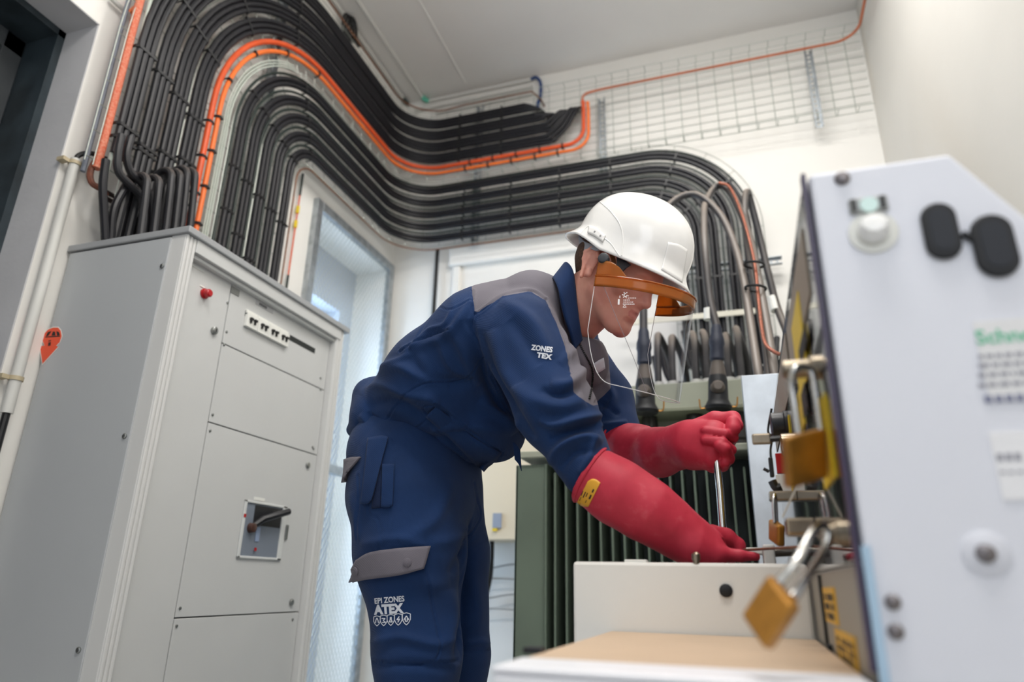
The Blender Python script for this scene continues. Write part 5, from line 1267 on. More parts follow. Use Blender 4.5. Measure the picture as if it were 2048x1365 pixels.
# rounded elastic waist
jg.insert(1, ('+', 0.020, [prim((768, 806, 1.49), (776, 848, 1.49), 50, 54, 0.55)]))
def jpost(P, f):
    # cut below the hem plane: hem runs from the back waist to the front
    a = WP(690, 880, 1.49); b = WP(1010, 972, 1.49)
    t = b-a; n_ = np.array([t[2], 0, -t[0]]); n_ /= np.linalg.norm(n_)   # points down
    if n_[2] > 0: n_ = -n_
    d = ((P-a.astype(np.float32)) @ n_.astype(np.float32))
    return np.maximum(f, d)
Vj, Fj = surfnets(jg, (-1.06, 1.08, 0.78), (-0.10, 1.86, 1.50), 0.0036, jpost)
Nj = vnormals(Vj, Fj)
Vj0 = Vj.copy()
Vj = Vj+Nj*(vnoise(Vj, 24, 5)*0.0026+vnoise(Vj, 55, 8)*0.0009)[:, None]
Vj = folds(Vj, Nj, [
    # back and side
    ('f', [(800, 700), (850, 690), (900, 665), (945, 600)], 9, 0.007), ('f', [(905, 620), (890, 650), (860, 662), (820, 700)], 5, 0.006),
    ('f', [(820, 712), (850, 760), (900, 765), (950, 760)], 12, -0.008), ('f', [(750, 745), (800, 735), (850, 760), (900, 772)], 10, 0.008),
    ('f', [(720, 790), (760, 770), (820, 790), (880, 800)], 10, 0.007), ('f', [(730, 815), (790, 805), (850, 835), (900, 830)], 12, -0.008),
    ('f', [(900, 655), (925, 700), (945, 745), (960, 770)], 10, 0.006), ('f', [(940, 640), (950, 700), (975, 770), (1010, 830)], 8, -0.012),
    ('f', [(880, 680), (900, 730), (940, 760)], 9, 0.006), ('f', [(860, 860), (930, 850), (1000, 860), (1040, 850)], 14, 0.007),
    ('f', [(960, 800), (1000, 830), (1030, 865)], 10, 0.009), ('f', [(830, 880), (900, 880), (950, 905)], 10, -0.005),
    ('f', [(720, 830), (740, 850), (760, 880)], 7, 0.006), ('f', [(735, 825), (765, 858), (780, 880)], 5, -0.006), ('f', [(708, 868), (735, 862), (760, 872), (790, 866), (820, 875)], 6, 0.006),
    ('f', [(712, 846), (740, 858), (775, 852), (800, 862)], 4, -0.006), ('f', [(760, 840), (790, 850), (800, 875)], 5, 0.006), ('f', [(715, 882), (745, 886), (790, 886)], 4, -0.004),
    ('f', [(760, 735), (800, 720), (820, 705)], 6, 0.005), ('f', [(850, 790), (900, 820), (930, 850)], 12, 0.006),
    # near sleeve
    ('f', [(1000, 600), (1060, 640), (1090, 690), (1100, 720)], 14, 0.006), ('f', [(1020, 640), (1050, 680), (1080, 730)], 14, -0.006),
    ('f', [(985, 660), (1010, 740), (1050, 800), (1080, 850)], 13, 0.008), ('f', [(960, 660), (985, 740), (1030, 820), (1070, 880)], 8, -0.007),
    ('f', [(1145, 700), (1165, 735), (1140, 770), (1100, 770)], 12, 0.010), ('f', [(1170, 800), (1120, 815), (1070, 800), (1040, 770)], 14, 0.008),
    ('f', [(1160, 775), (1120, 790), (1080, 780)], 8, -0.008), ('f', [(1205, 830), (1160, 840), (1110, 850), (1080, 840)], 9, 0.011),
    ('f', [(1200, 850), (1150, 862), (1100, 880)], 9, -0.010), ('f', [(1205, 885), (1165, 875), (1120, 895), (1100, 930)], 9, 0.009),
    ('f', [(1190, 905), (1150, 905), (1120, 940)], 8, -0.007), ('f', [(1130, 650), (1140, 700), (1120, 730)], 10, 0.006),
    ('f', [(1190, 870), (1180, 910), (1160, 950)], 7, 0.006),
    # far sleeve
    ('f', [(1210, 760), (1225, 800), (1205, 830)], 8, 0.007), ('f', [(1190, 800), (1215, 815), (1240, 830)], 6, -0.006), ('f', [(1195, 850), (1225, 850), (1255, 845)], 6, 0.006),
    # chest
    ('f', [(1135, 620), (1150, 660), (1150, 700)], 7, 0.006), ('f', [(1125, 600), (1135, 650), (1138, 700)], 5, -0.006),
    # seams
    ('s', [(945, 582), (950, 628), (1005, 592), (1060, 582), (1092, 600)], 1.5, 0.003), ('s', [(1092, 600), (1110, 640), (1128, 680), (1140, 745)], 1.5, 0.0025),
    ('s', [(950, 628), (940, 660), (965, 720), (1005, 800), (1045, 875), (1075, 910)], 1.6, 0.003),
    ('s', [(770, 850), (800, 800), (850, 768), (920, 765), (965, 720)], 1.6, 0.0022), ('s', [(800, 872), (850, 845), (870, 810)], 1.5, 0.002),
    ('s', [(905, 660), (870, 670), (830, 690), (800, 705)], 1.6, 0.003), ('s', [(820, 700), (870, 620), (900, 620), (945, 600)], 1.5, 0.0016),
    ('s', [(870, 805), (850, 832), (970, 945), (1005, 905)], 1.5, 0.0022), ('s', [(870, 805), (1000, 905)], 1.5, 0.002), ('s', [(865, 812), (993, 912)], 1.2, 0.0015),
    ('s', [(800, 872), (860, 880), (920, 915), (965, 942)], 1.6, 0.002)])
# grey yoke and front panels
fcj = Vj; u_, v_, z_ = proj(fcj)
yoke_near = [(944, 578), (950, 629), (1005, 593), (1060, 583), (1092, 602), (1112, 645), (1128, 685), (1140, 742), (1150, 790), (1186, 812), (1260, 800), (1260, 640), (1150, 500), (940, 500)]
g = pinpoly(u_, v_, yoke_near)
g &= ~((fcj[:, 1] < 1.37) & pinpoly(u_, v_, [(1092, 605), (1128, 690), (1150, 800), (1100, 900), (900, 700), (952, 632), (1010, 596), (1060, 586)]))
# far half mirrored about the middle plane
far = fcj[:, 1] > 1.50
g2 = far & (fcj[:, 0] > -0.62) & pinpoly(u_, v_, [(1130, 600), (1212, 690), (1222, 775), (1186, 812), (1150, 790), (1120, 600)])
g &= ~(far & ~pinpoly(u_, v_, [(1010, 500), (1150, 500), (1215, 690), (1222, 778), (1186, 812), (1100, 800), (1010, 700)]))
gv = (g | g2).astype(float)
for it in range(5):
    fm = gv[Fj].mean(1); ac = np.zeros(len(Vj)); ct = np.zeros(len(Vj))
    for k in range(4): np.add.at(ac, Fj[:, k], fm); np.add.at(ct, Fj[:, k], 1)
    gv = ac/np.maximum(ct, 1)
jacket = mesh_obj('jacket', Vj, Fj, [two_tone('navy_and_grey_cotton', C_navy, (108, 104, 112))], person)
at_ = jacket.data.attributes.new('yoke', 'FLOAT', 'POINT')
if len(jacket.data.vertices) == len(gv): at_.data.foreach_set('value', gv.astype(np.float32))
# collar
def strip(name, top, bot, m_, parent, th=0.004, n=10, label=None):
    """sheet between two smooth 3D curves, given thickness"""
    A = smooth_path(top, n); B = smooth_path(bot, n); k = min(len(A), len(B)); mb = MB(); rows = 7
    vs = []
    for i in range(k):
        for j in range(rows+1): vs.append(A[i]+(B[i]-A[i])*j/rows)
    fs = [(i*(rows+1)+j, i*(rows+1)+j+1, (i+1)*(rows+1)+j+1, (i+1)*(rows+1)+j) for i in range(k-1) for j in range(rows)]
    mb.add(vs, fs)
    o = mb.build(name, m_, parent, label=label); md = o.modifiers.new('solid', 'SOLIDIFY'); md.thickness = th; md.offset = 0
    return o
top = [WP(1140, 560, 1.50), WP(1131, 545, 1.46), WP(1128, 531, 1.40), WP(1136, 527, 1.345), WP(1146, 545, 1.325), WP(1152, 600, 1.335), WP(1158, 650, 1.35), WP(1163, 680, 1.37)]
bot = [WP(1120, 600, 1.52), WP(1108, 580, 1.46), WP(1103, 565, 1.38), WP(1108, 560, 1.325), WP(1118, 585, 1.30), WP(1128, 630, 1.315), WP(1140, 668, 1.335), WP(1148, 700, 1.36)]
strip('collar', top, bot, C_navy, jacket, 0.007)
top = [WP(1160, 610, 1.52), WP(1168, 650, 1.50), WP(1176, 690, 1.48), WP(1185, 720, 1.46)]
bot = [WP(1190, 640, 1.56), WP(1195, 680, 1.55), WP(1196, 710, 1.53), WP(1192, 735, 1.50)]
strip('collar', top, bot, C_navy, jacket, 0.006)
# undershirt inside the neck opening
top = [WP(1150, 640, 1.37), WP(1165, 655, 1.40), WP(1185, 665, 1.45)]
bot = [WP(1155, 720, 1.38), WP(1172, 735, 1.42), WP(1190, 735, 1.46)]
strip('undershirt', top, bot, mat('black_cotton', (26, 26, 32), 0.85), person, 0.004)
# zip
zp = smooth_path([WP(1156, 690, 1.345), WP(1172, 718, 1.345), WP(1184, 745, 1.35), WP(1182, 775, 1.35), WP(1176, 800, 1.35)], 8)

# surface-hugging patches: pixel outline thrown onto a garment, given thickness
def bvh(V, F): return BVHTree.FromPolygons([Vector(p) for p in V], [tuple(int(i) for i in q) for q in F])
def throw(B, x, y, lift, default=None):
    d = ray(x, y); d = d/np.linalg.norm(d)
    h = B.ray_cast(Vector(CAM), Vector(d))
    if h[0] is None: return default
    nn = h[1]
    if nn.dot(Vector(d)) > 0: nn = -nn
    return np.array(h[0]+nn*lift)
def patch(name, poly, B, lift, m_, parent, th=0.003, step=6, label=None, sag=None):
    """fills the pixel polygon with a grid mapped between its left/right edges"""
    # poly = (top edge points, bottom edge points), same direction
    T, Bt = poly; T = crom(T, 8); Bt = crom(Bt, 8); n_ = min(len(T), len(Bt)); rows = max(3, int(math.hypot(T[0][0]-Bt[0][0], T[0][1]-Bt[0][1])/step))
    vs = []; 
    for i in range(n_):
        ti = T[int(round(i*(len(T)-1)/(n_-1)))]; bi = Bt[int(round(i*(len(Bt)-1)/(n_-1)))]
        last = None
        for j in range(rows+1):
            x = ti[0]+(bi[0]-ti[0])*j/rows; y = ti[1]+(bi[1]-ti[1])*j/rows
            lf = lift+(0 if sag is None else sag*(j/rows))
            p = throw(B, x, y, lf)
            vs.append(p)
    # fill misses with neighbour depth
    good = [i for i, p in enumerate(vs) if p is not None]
    for i, p in enumerate(vs):
        if p is None:
            k_ = min(good, key=lambda q: abs(q//(rows+1)-i//(rows+1))*3+abs(q % (rows+1)-i % (rows+1)))
            ii, jj = divmod(i, rows+1); ti = T[int(round(ii*(len(T)-1)/(n_-1)))]; bi = Bt[int(round(ii*(len(Bt)-1)/(n_-1)))]
            x = ti[0]+(bi[0]-ti[0])*jj/rows; y = ti[1]+(bi[1]-ti[1])*jj/rows
            vs[i] = onY(x, y, vs[k_][1]+0.004)
    mb = MB(); mb.add(vs, [(i*(rows+1)+j, i*(rows+1)+j+1, (i+1)*(rows+1)+j+1, (i+1)*(rows+1)+j) for i in range(n_-1) for j in range(rows)])
    o = mb.build(name, m_, parent, label=label); md = o.modifiers.new('solid', 'SOLIDIFY'); md.thickness = th; md.offset = 0
    return o
def print_on(name, B, items, m_, parent, lift=0.0012):
    """items: (text, size px, origin px, direction deg, bold, xscale)"""
    mb = MB()
    for s, size, (ox, oy), ang, bold, sx in items:
        v, f = text2d(s, size, bold)
        sx = sx/(v[:, 0].max()-v[:, 0].min())
        ca, sa = math.cos(math.radians(ang)), math.sin(math.radians(ang)); P = []
        for a, b in v:
            a *= sx; P.append(throw(B, ox+a*ca+b*sa, oy+a*sa-b*ca, lift))
        if any(p is None for p in P):
            g_ = next((p for p in P if p is not None), None)
            if g_ is None: continue
            P = [p if p is not None else g_ for p in P]
        mb.add(P, f)
    return mb.build(name, m_, parent, smooth=False)
def lines_on(mb, B, pts, wpx, lift=0.0012, close=False):
    if close: pts = pts+[pts[0]]
    for (x0, y0), (x1, y1) in zip(pts[:-1], pts[1:]):
        L = math.hypot(x1-x0, y1-y0); nx, ny = -(y1-y0)/L*wpx/2, (x1-x0)/L*wpx/2
        P = [throw(B, x0+nx, y0+ny, lift), throw(B, x1+nx, y1+ny, lift), throw(B, x1-nx, y1-ny, lift), throw(B, x0-nx, y0-ny, lift)]
        if all(p is not None for p in P): mb.add(P, [(0, 1, 2, 3)])
Bt_ = bvh(Vt, Ft); Bj = bvh(Vj, Fj); Bt0 = bvh(Vt0, Ft); Bj0 = bvh(Vj0, Fj)
patch('cargo_pocket_flap', ([(718, 1120), (745, 1105), (800, 1097), (859, 1093)], [(698, 1166), (740, 1156), (800, 1148), (845, 1136)]), Bt0, 0.006, C_grey, trous, 0.004, sag=0.006)
patch('rear_pocket_flap', ([(692, 919), (708, 916), (726, 916)], [(683, 966), (694, 963), (700, 950)]), Bt0, 0.006, C_grey, trous, 0.004, sag=0.004)
m = MB()
for (x, y) in ((815, 1124), (722, 1140)):
    q = throw(Bt_, x, y, 0.012); q2 = throw(Bt_, x, y, 0.0165)
    if q is not None: MB().lathe(q, q2-q, [(0, 0.0085), (0.002, 0.0085), (0.0035, 0.005)], 14).build('snap_button', C_grey, trous)
q = throw(Bt_, 770, 996, 0.002); q2 = throw(Bt_, 770, 996, 0.004); MB().lathe(q, q2-q, [(0, 0.0078), (0.002, 0.0078), (0.003, 0.006), (0.002, 0.003)], 16).build('button', M_ink, trous)
patch('hip_pocket_flap', ([(741, 880), (768, 876), (778, 878)], [(728, 1008), (740, 1008), (748, 1000)]), Bt0, 0.0085, C_navy, trous, 0.004)
patch('pocket_tab', ([(766, 930), (778, 930), (789, 930)], [(764, 1015), (776, 1016), (786, 1012)]), Bt0, 0.004, C_navy, trous, 0.003)
patch('pocket_opening', ([(752, 920), (764, 922)], [(744, 1018), (762, 1016)]), Bt0, 0.001, C_navy2, trous, 0.002)
# jacket lower pocket flap, belt end
patch('chest_pocket_flap', ([(872, 812), (905, 838), (950, 875), (1002, 905)], [(852, 832), (890, 866), (930, 905), (967, 944)]), Bj0, 0.004, C_navy, jacket, 0.003)
top = [WP(1026, 884, 1.42), WP(1034, 890, 1.42), WP(1040, 900, 1.42)]; bot = [WP(1030, 920, 1.42), WP(1038, 930, 1.42), WP(1043, 943, 1.42)]
strip('belt_end', top, bot, C_navy, jacket, 0.004)
# prints
M_print = mat('white_textile_print', (214, 218, 226), 0.7)
print_on('thigh_print', Bt_, [('EPI ZONES', 15.5, (750, 1208), -5, 0.03, 59), ('ATEX', 25, (751, 1229), -4, 0.06, 59)], M_print, trous)
mb = MB()
for i, cx in enumerate((755, 768, 782, 797, 813)):
    cy = 1242.5-i*1.0; s = 0.92+0.05*i
    shield = [(cx-7*s, cy-9*s), (cx, cy-11*s), (cx+7*s, cy-9*s), (cx+7*s, cy+1*s), (cx+4*s, cy+7*s), (cx, cy+11*s), (cx-4*s, cy+7*s), (cx-7*s, cy+1*s)]
    lines_on(mb, Bt_, shield, 1.5, close=True)
    g_ = [[(cx-3, cy+4), (cx-2, cy-2), (cx, cy-6), (cx+2, cy-1), (cx+3, cy+4)], [(cx-4, cy-4), (cx+3, cy-4), (cx-1, cy), (cx+4, cy+4), (cx-3, cy+4)], [(cx-1, cy-6), (cx-1, cy-1), (cx-3, cy+4), (cx+3, cy+4), (cx+1, cy-1), (cx+1, cy-6)],
          [(cx+2, cy-6), (cx-3, cy+1), (cx+3, cy-1), (cx-1, cy+6)], [(cx-5, cy+2), (cx, cy-6), (cx+5, cy+2), (cx+2, cy-1), (cx+2, cy+5), (cx-2, cy+5), (cx-2, cy-1)]][i]
    lines_on(mb, Bt_, g_, 1.9)
mb.build('shield_print', M_print, trous, smooth=False)
print_on('sleeve_print', Bj, [('ZONES', 14.5, (1063, 700), 8, 0.04, 42), ('TEX', 14, (1074, 715), 10, 0.05, 30)], M_print, jacket)
patch('name_patch', ([(1187, 727), (1196, 721), (1206, 716)], [(1191, 747), (1200, 743), (1209, 737)]), Bj, 0.0015, M_print, jacket, 0.001, 5)
# zip teeth hugging the chest
mb = MB(); 
for (x0, y0), (x1, y1) in zip(crom([(1158, 688), (1172, 715), (1184, 742), (1183, 772), (1177, 800)], 8)[:-1], crom([(1158, 688), (1172, 715), (1184, 742), (1183, 772), (1177, 800)], 8)[1:]):
    p = throw(Bj, x0, y0, 0.002); q = throw(Bj, x1, y1, 0.002)
    if p is not None and q is not None: mb.tube([p, p+(q-p)*0.6], 0.0022, 6)
mb.build('zip', M_ink, jacket, smooth=False)

# ---- gloves ----
def glove_mat():
    m = bpy.data.materials.new('red_rubber'); m.use_nodes = True; MATS['red_rubber'] = m
    n = m.node_tree.nodes; l = m.node_tree.links; b = n['Principled BSDF']; b.inputs['Roughness'].default_value = 0.55; b.inputs['Specular IOR Level'].default_value = 0.35
    tc = n.new('ShaderNodeTexCoord'); t = n.new('ShaderNodeTexNoise'); t.inputs['Scale'].default_value = 14; t.inputs['Detail'].default_value = 9; t.inputs['Roughness'].default_value = 0.65
    l.new(tc.outputs['Object'], t.inputs['Vector']); cr = n.new('ShaderNodeValToRGB'); e = cr.color_ramp.elements
    e[0].position = 0.3; e[0].color = srgb(172, 36, 56); e[1].position = 0.78; e[1].color = srgb(212, 104, 110); k_ = e.new(0.56); k_.color = srgb(190, 48, 68)
    l.new(t.outputs['Fac'], cr.inputs[0]); l.new(cr.outputs[0], b.inputs['Base Color'])
    t2 = n.new('ShaderNodeTexNoise'); t2.inputs['Scale'].default_value = 300; l.new(tc.outputs['Object'], t2.inputs['Vector'])
    bp = n.new('ShaderNodeBump'); bp.inputs['Strength'].default_value = 0.1; bp.inputs['Distance'].default_value = 0.0005
    l.new(t2.outputs['Fac'], bp.inputs['Height']); l.new(bp.outputs[0], b.inputs['Normal']); return m
M_glove = glove_mat()
def chain(pts, sy=1.0):
    return [prim(a[:3], b[:3], a[3], b[3], sy) for a, b in zip(pts[:-1], pts[1:])]
# near glove (right hand of the worker), reaching down into the box
near = [('+', 0.03, chain([(1186, 953, 1.235, 61), (1240, 988, 1.24, 59), (1300, 1025, 1.245, 55), (1350, 1060, 1.255, 45), (1382, 1080, 1.26, 40)])),
        ('+', 0.020, chain([(1375, 1080, 1.26, 42), (1415, 1092, 1.27, 36)], 1.0) + [prim((1395, 1100, 1.245), (1425, 1110, 1.25), 34, 28)]),
        ('+', 0.006, chain([(1425, 1072, 1.295, 22), (1452, 1078, 1.31, 20), (1474, 1092, 1.315, 16), (1478, 1112, 1.31, 13)])),       # index, curling over
        ('+', 0.006, chain([(1405, 1090, 1.25, 22), (1440, 1108, 1.245, 15), (1480, 1112, 1.25, 11), (1512, 1114, 1.255, 8)])),   # thumb, straight along the edge
        ('+', 0.004, chain([(1410, 1100, 1.30, 20), (1440, 1112, 1.33, 17), (1458, 1135, 1.33, 15), (1450, 1155, 1.315, 13)])),
        ('+', 0.004, chain([(1400, 1115, 1.28, 19), (1428, 1138, 1.31, 16), (1440, 1160, 1.31, 14), (1430, 1178, 1.295, 12)])),
        ('+', 0.004, chain([(1385, 1125, 1.26, 18), (1405, 1152, 1.285, 15), (1415, 1175, 1.285, 13), (1405, 1190, 1.275, 11)])),
        ('-', 0.006, chain([(1432, 1078, 1.255, 6), (1446, 1090, 1.26, 7), (1470, 1100, 1.265, 5)]))]
def open_end(c, n_, d0=0.0):
    c = np.asarray(c, np.float32); n_ = np.asarray(n_, np.float32)
    return lambda P, f: np.maximum(f, ((P-c) @ n_) - d0)
def glove(groups, cuff, inward, lo, hi, name, label, h=0.0024, nz=0):
    # cut square at the cuff, hollow out the opening
    nrm = -inward/np.linalg.norm(inward)
    hollow = (cuff[0], cuff[0]+inward*1.0, cuff[1], cuff[2], 1.0)
    gs = groups+[('-', 0.002, [hollow])]
    V, F = surfnets(gs, lo, hi, h, open_end(cuff[0], nrm))
    N = vnormals(V, F); V = V+N*(vnoise(V, 60, nz)*0.0007)[:, None]
    o = mesh_obj(name, V, F, [M_glove], person, label=label)
    return o, V, F
def bead(o, c, ax, r, rr=0.0035, sy=1.0):
    ax = ax/np.linalg.norm(ax); a = np.cross(ax, [0, 0, 1.0]); a /= np.linalg.norm(a); b = np.cross(ax, a)
    pts = [c+a*r*math.cos(t)+b*r*math.sin(t) for t in np.linspace(0, 2*PI, 49)]
    MB().tube(pts, rr, 8, False).build('cuff_bead', M_glove, o)
cn = WP(1180, 949, 1.235); cin = (WP(1240, 988, 1.24)-cn); cin = cin/np.linalg.norm(cin)
cinN = np.array(cin); rN = pxm(61, cn)
gN, VN, FN = glove(near, (cn-cinN*0.005, rN-0.004, rN-0.012), cinN*0.07, cn+np.array([-0.08, -0.09, -0.28]), cn+np.array([0.36, 0.20, 0.09]), 'right_glove', 'red rubber gauntlet with a yellow label, lower hand', nz=2)
bead(gN, cn+cinN*0.002, cinN, rN*0.995)
farg = [('+', 0.03, chain([(1232, 882, 1.555, 40), (1275, 905, 1.52, 50), (1320, 905, 1.46, 43), (1362, 893, 1.41, 38), (1385, 888, 1.385, 40)])),
        ('+', 0.020, [prim((1385, 885, 1.385), (1425, 880, 1.36), 42, 40, 1.0), prim((1390, 908, 1.375), (1425, 918, 1.35), 30, 24)]),
        ('+', 0.006, chain([(1395, 858, 1.40, 20), (1430, 842, 1.395, 18), (1466, 838, 1.385, 14), (1474, 852, 1.36, 13)])),      # thumb / first knuckles over the top
        ('+', 0.0025, chain([(1466, 846, 1.345, 14.5), (1466, 858, 1.338, 15)])),
        ('+', 0.0022, chain([(1460, 885, 1.375, 11), (1466, 876, 1.345, 10.5), (1450, 868, 1.325, 10), (1410, 862, 1.33, 9.5), ])),
        ('+', 0.0022, chain([(1456, 908, 1.37, 11), (1462, 900, 1.34, 10.5), (1445, 885, 1.318, 10), (1411, 881, 1.325, 9.5)])),
        ('+', 0.0022, chain([(1446, 928, 1.365, 12), (1457, 918, 1.34, 12), (1449, 898, 1.315, 12), (1440, 893, 1.315, 12)])),
        ('+', 0.004, chain([(1425, 935, 1.36, 12), (1446, 932, 1.345, 11), (1450, 926, 1.33, 10)])),
        ]
cf = WP(1232, 882, 1.555); cif = WP(1275, 905, 1.52)-cf; cif /= np.linalg.norm(cif); rF = pxm(41, cf)
gF, VF, FF = glove(farg, (cf-cif*0.005, rF-0.004, rF-0.010), cif*0.05, WP(1232, 882, 1.555)+np.array([-0.08, -0.27, -0.12]), WP(1232, 882, 1.555)+np.array([0.32, 0.09, 0.12]), 'left_glove', 'red rubber gauntlet of the raised hand gripping the rod', nz=9)
bead(gF, cf+cif*0.002, cif, rF*0.99)
# label on the near cuff (the square code is left out)
BN = bvh(VN, FN)
def quad_on(B, pts, lift, m_, nm, parent, th=0.0006):
    (x0, y0), (x1, y1), (x2, y2), (x3, y3) = pts; return patch(nm, ([(x0, y0), ((x0+x1)/2, (y0+y1)/2), (x1, y1)], [(x3, y3), ((x2+x3)/2, (y2+y3)/2), (x2, y2)]), B, lift, m_, parent, th, 4)
lb = patch('size_label', ([(1176, 963), (1184, 958.5), (1193, 960), (1201, 966)], [(1154, 1006), (1160, 1010), (1168, 1013), (1177, 1014)]), BN, 0.0008, mat('amber_label', (226, 166, 44), 0.5), gN, 0.0006, 4)
mb = MB()
for (x0, y0, L, a, w_) in ((1183, 990, 9, 115, 3.4), (1188, 979, 7, 115, 3.0), (1172, 984, 12, 115, 2.2), (1176, 986, 8, 115, 1.8), (1167, 982, 10, 115, 1.6), (1163, 994, 8, 115, 1.2), (1174, 1000, 6, 115, 1.4)):
    c_, s_ = math.cos(math.radians(a)), math.sin(math.radians(a)); lines_on(mb, BN, [(x0, y0), (x0+L*c_, y0+L*s_)], w_, 0.0016)
if mb.v: mb.build('label_print', M_ink, lb, smooth=False)
# rod
rd = MB(); pr0 = WP(1429, 880, 1.345); pr1 = WP(1452, 1150, 1.30)
rd.tube([pr0, WP(1440, 985, 1.325), pr1], 0.0068, 16)
rd.build('operating_rod', M_chrome, cat='rod', label='slim steel operating rod held between the two red gloves')

# ---- helmet ----
bf, bu, bs = frame(math.radians(33.8), math.radians(16))
HB = np.array([-0.2022, 1.36, 1.3688])
def helm(scale=1.0, nv=40, nu=96, brim=True):
    vs = []
    for i in range(nv+1):
        v = i/nv
        for j in range(nu):
            th = 2*PI*j/nu; c, s = math.cos(th), math.sin(th)
            # superellipse-ish footprint
            Lf = 0.142 if c > 0 else 0.128
            px_, py_ = Lf*c, 0.108*s
            if v < 0.80:
                a = v/0.80*(PI/2)
                rr = math.sin(a)**0.92; hh = math.cos(a)**0.85
                hgt = 0.032+0.122*hh
                x = px_*rr-0.006*hh*1.0; y = py_*rr; z = hgt
                # crown ridge, two soft side steps
                z += 0.004*math.exp(-(y/0.030)**4)*(rr < 0.93)*(1-rr**6)
            else:
                t = (v-0.80)/0.20
                # skirt down to the rim
                rim = 0.0
                side = abs(s)**2.0
                back = max(0, -c)**1.5; front = max(0, c)**1.2
                q_ = min(1, max(0, (c+0.55)/0.6)); zb = -0.004*front-side*(0.014*q_-0.006*(1-q_))-0.0*back
                out = 0.005*side+0.029*front**2+0.027*back**1.5
                z = 0.032*(1-t)+(zb)*t
                o = out*(t**1.6)+0.002*t
                x = px_+c*o+(0.0), 
                x = px_+c*o; y = py_+s*o
            p = HB+bf*x*scale+bs*y*scale+bu*z*scale
            vs.append(p)
    fs = [(i*nu+j, i*nu+(j+1) % nu, (i+1)*nu+(j+1) % nu, (i+1)*nu+j) for i in range(nv) for j in range(nu)]
    return vs, fs
M_helm = mat('white_glossy_shell', (236, 235, 232), 0.16, spec=0.5, coat=0.3)
mb = MB(); mb.add(*helm()); shell = mb.build('helmet', M_helm, person, label='glossy white safety helmet', angle=80)
md = shell.modifiers.new('solid', 'SOLIDIFY'); md.thickness = 0.0035; md.offset = -1
sv, sf_ = helm(); Bh = BVHTree.FromPolygons([Vector(p) for p in sv], sf_)
M_helm2 = mat('helmet_sticker', (226, 226, 218), 0.25)
fp2 = patch('front_plate', ([(1336, 485), (1356, 489), (1374, 500)], [(1322, 540), (1342, 552), (1364, 566)]), Bh, 0.0012, M_helm, shell, 0.0012, 5)
# raised side rib and vents
def on_helm(pts, r_, nm, m_=M_helm, lift=0.0):
    P = [throw(Bh, x, y, lift) for x, y in crom(pts, 8)]; P = [p for p in P if p is not None]
    if len(P) > 3: return MB().tube(P, r_, 8).build(nm, m_, shell)
on_helm([(1200, 404), (1222, 424), (1240, 450), (1246, 480), (1243, 512)], 0.0014, 'shell_ridge')
on_helm([(1160, 470), (1180, 452), (1200, 470), (1222, 488), (1246, 520), (1290, 545)], 0.0012, 'shell_ridge')
sl = patch('slot_cover', ([(1180, 453), (1195, 458), (1212, 472)], [(1176, 468), (1190, 474), (1206, 486)]), Bh, 0.0022, M_helm, shell, 0.003, 5)
for (x, y) in ((1191, 466), (1202, 474)):
    q = throw(Bh, x, y, 0.0042); q2 = throw(Bh, x, y, 0.0052); MB().lathe(q, q2-q, [(0, 0.0022), (0.0006, 0.0022)], 8).build('slot_dot', mat('grey_dot', (150, 150, 150), 0.5), shell)
# inner cradle, nape ratchet, earpiece pivot
M_crad = mat('dark_grey_plastic', (52, 54, 60), 0.4)
def hb(f, s, u): return HB+bf*f+bs*s+bu*u
mb = MB(); ring = [hb(0.100*math.cos(t)-0.004, 0.088*math.sin(t), 0.030) for t in np.linspace(0, 2*PI, 49)]
ring2 = [hb(0.098*math.cos(t)-0.004, 0.086*math.sin(t), 0.004+0.010*abs(math.sin(t))) for t in np.linspace(0, 2*PI, 49)]
vs = ring+ring2; mb.add(vs, [(i, i+1, i+50, i+49) for i in range(48)]); o = mb.build('cradle_band', M_crad, shell); md = o.modifiers.new('solid', 'SOLIDIFY'); md.thickness = 0.002
cap_ = MB(); cap_.add(*helm(0.955)); kk = cap_
top = [WP(1158, 470, 1.33), WP(1170, 483, 1.31), WP(1185, 490, 1.285), WP(1205, 500, 1.27)]; bot = [WP(1160, 500, 1.33), WP(1168, 502, 1.31), WP(1178, 498, 1.285), WP(1192, 502, 1.275)]
strip('nape_strap', top, bot, mat('pale_grey_plastic', (150, 154, 164), 0.35), shell, 0.003)
top = [WP(1163, 478, 1.46), WP(1156, 484, 1.40), WP(1160, 488, 1.345)]; bot = [WP(1160, 510, 1.46), WP(1152, 515, 1.40), WP(1158, 512, 1.345)]
strip('nape_strap', top, bot, M_crad, shell, 0.004) if False else None
pv = WP(1206, 515, 1.232)
MB().lathe(pv+np.array([0, 0.012, 0]), (0, -1, 0), [(0, 0.0115), (0.009, 0.0115), (0.012, 0.0100), (0.013, 0.008), (0.0125, 0.0)], 24).build('visor_pivot', mat('black_matte_plastic', (46, 48, 54), 0.5), shell)
strip('visor_bracket', [WP(1216, 503, 1.272), WP(1222, 520, 1.272), WP(1226, 545, 1.272)], [WP(1228, 508, 1.272), WP(1232, 525, 1.272), WP(1232, 549, 1.272)], mat('dark_amber', (110, 66, 30), 0.3), shell, 0.002)
strip('temple_pad', [WP(1234, 515, 1.272), WP(1248, 520, 1.268), WP(1262, 530, 1.265)], [WP(1233, 542, 1.272), WP(1240, 548, 1.27), WP(1250, 538, 1.267)], M_crad, shell, 0.003)

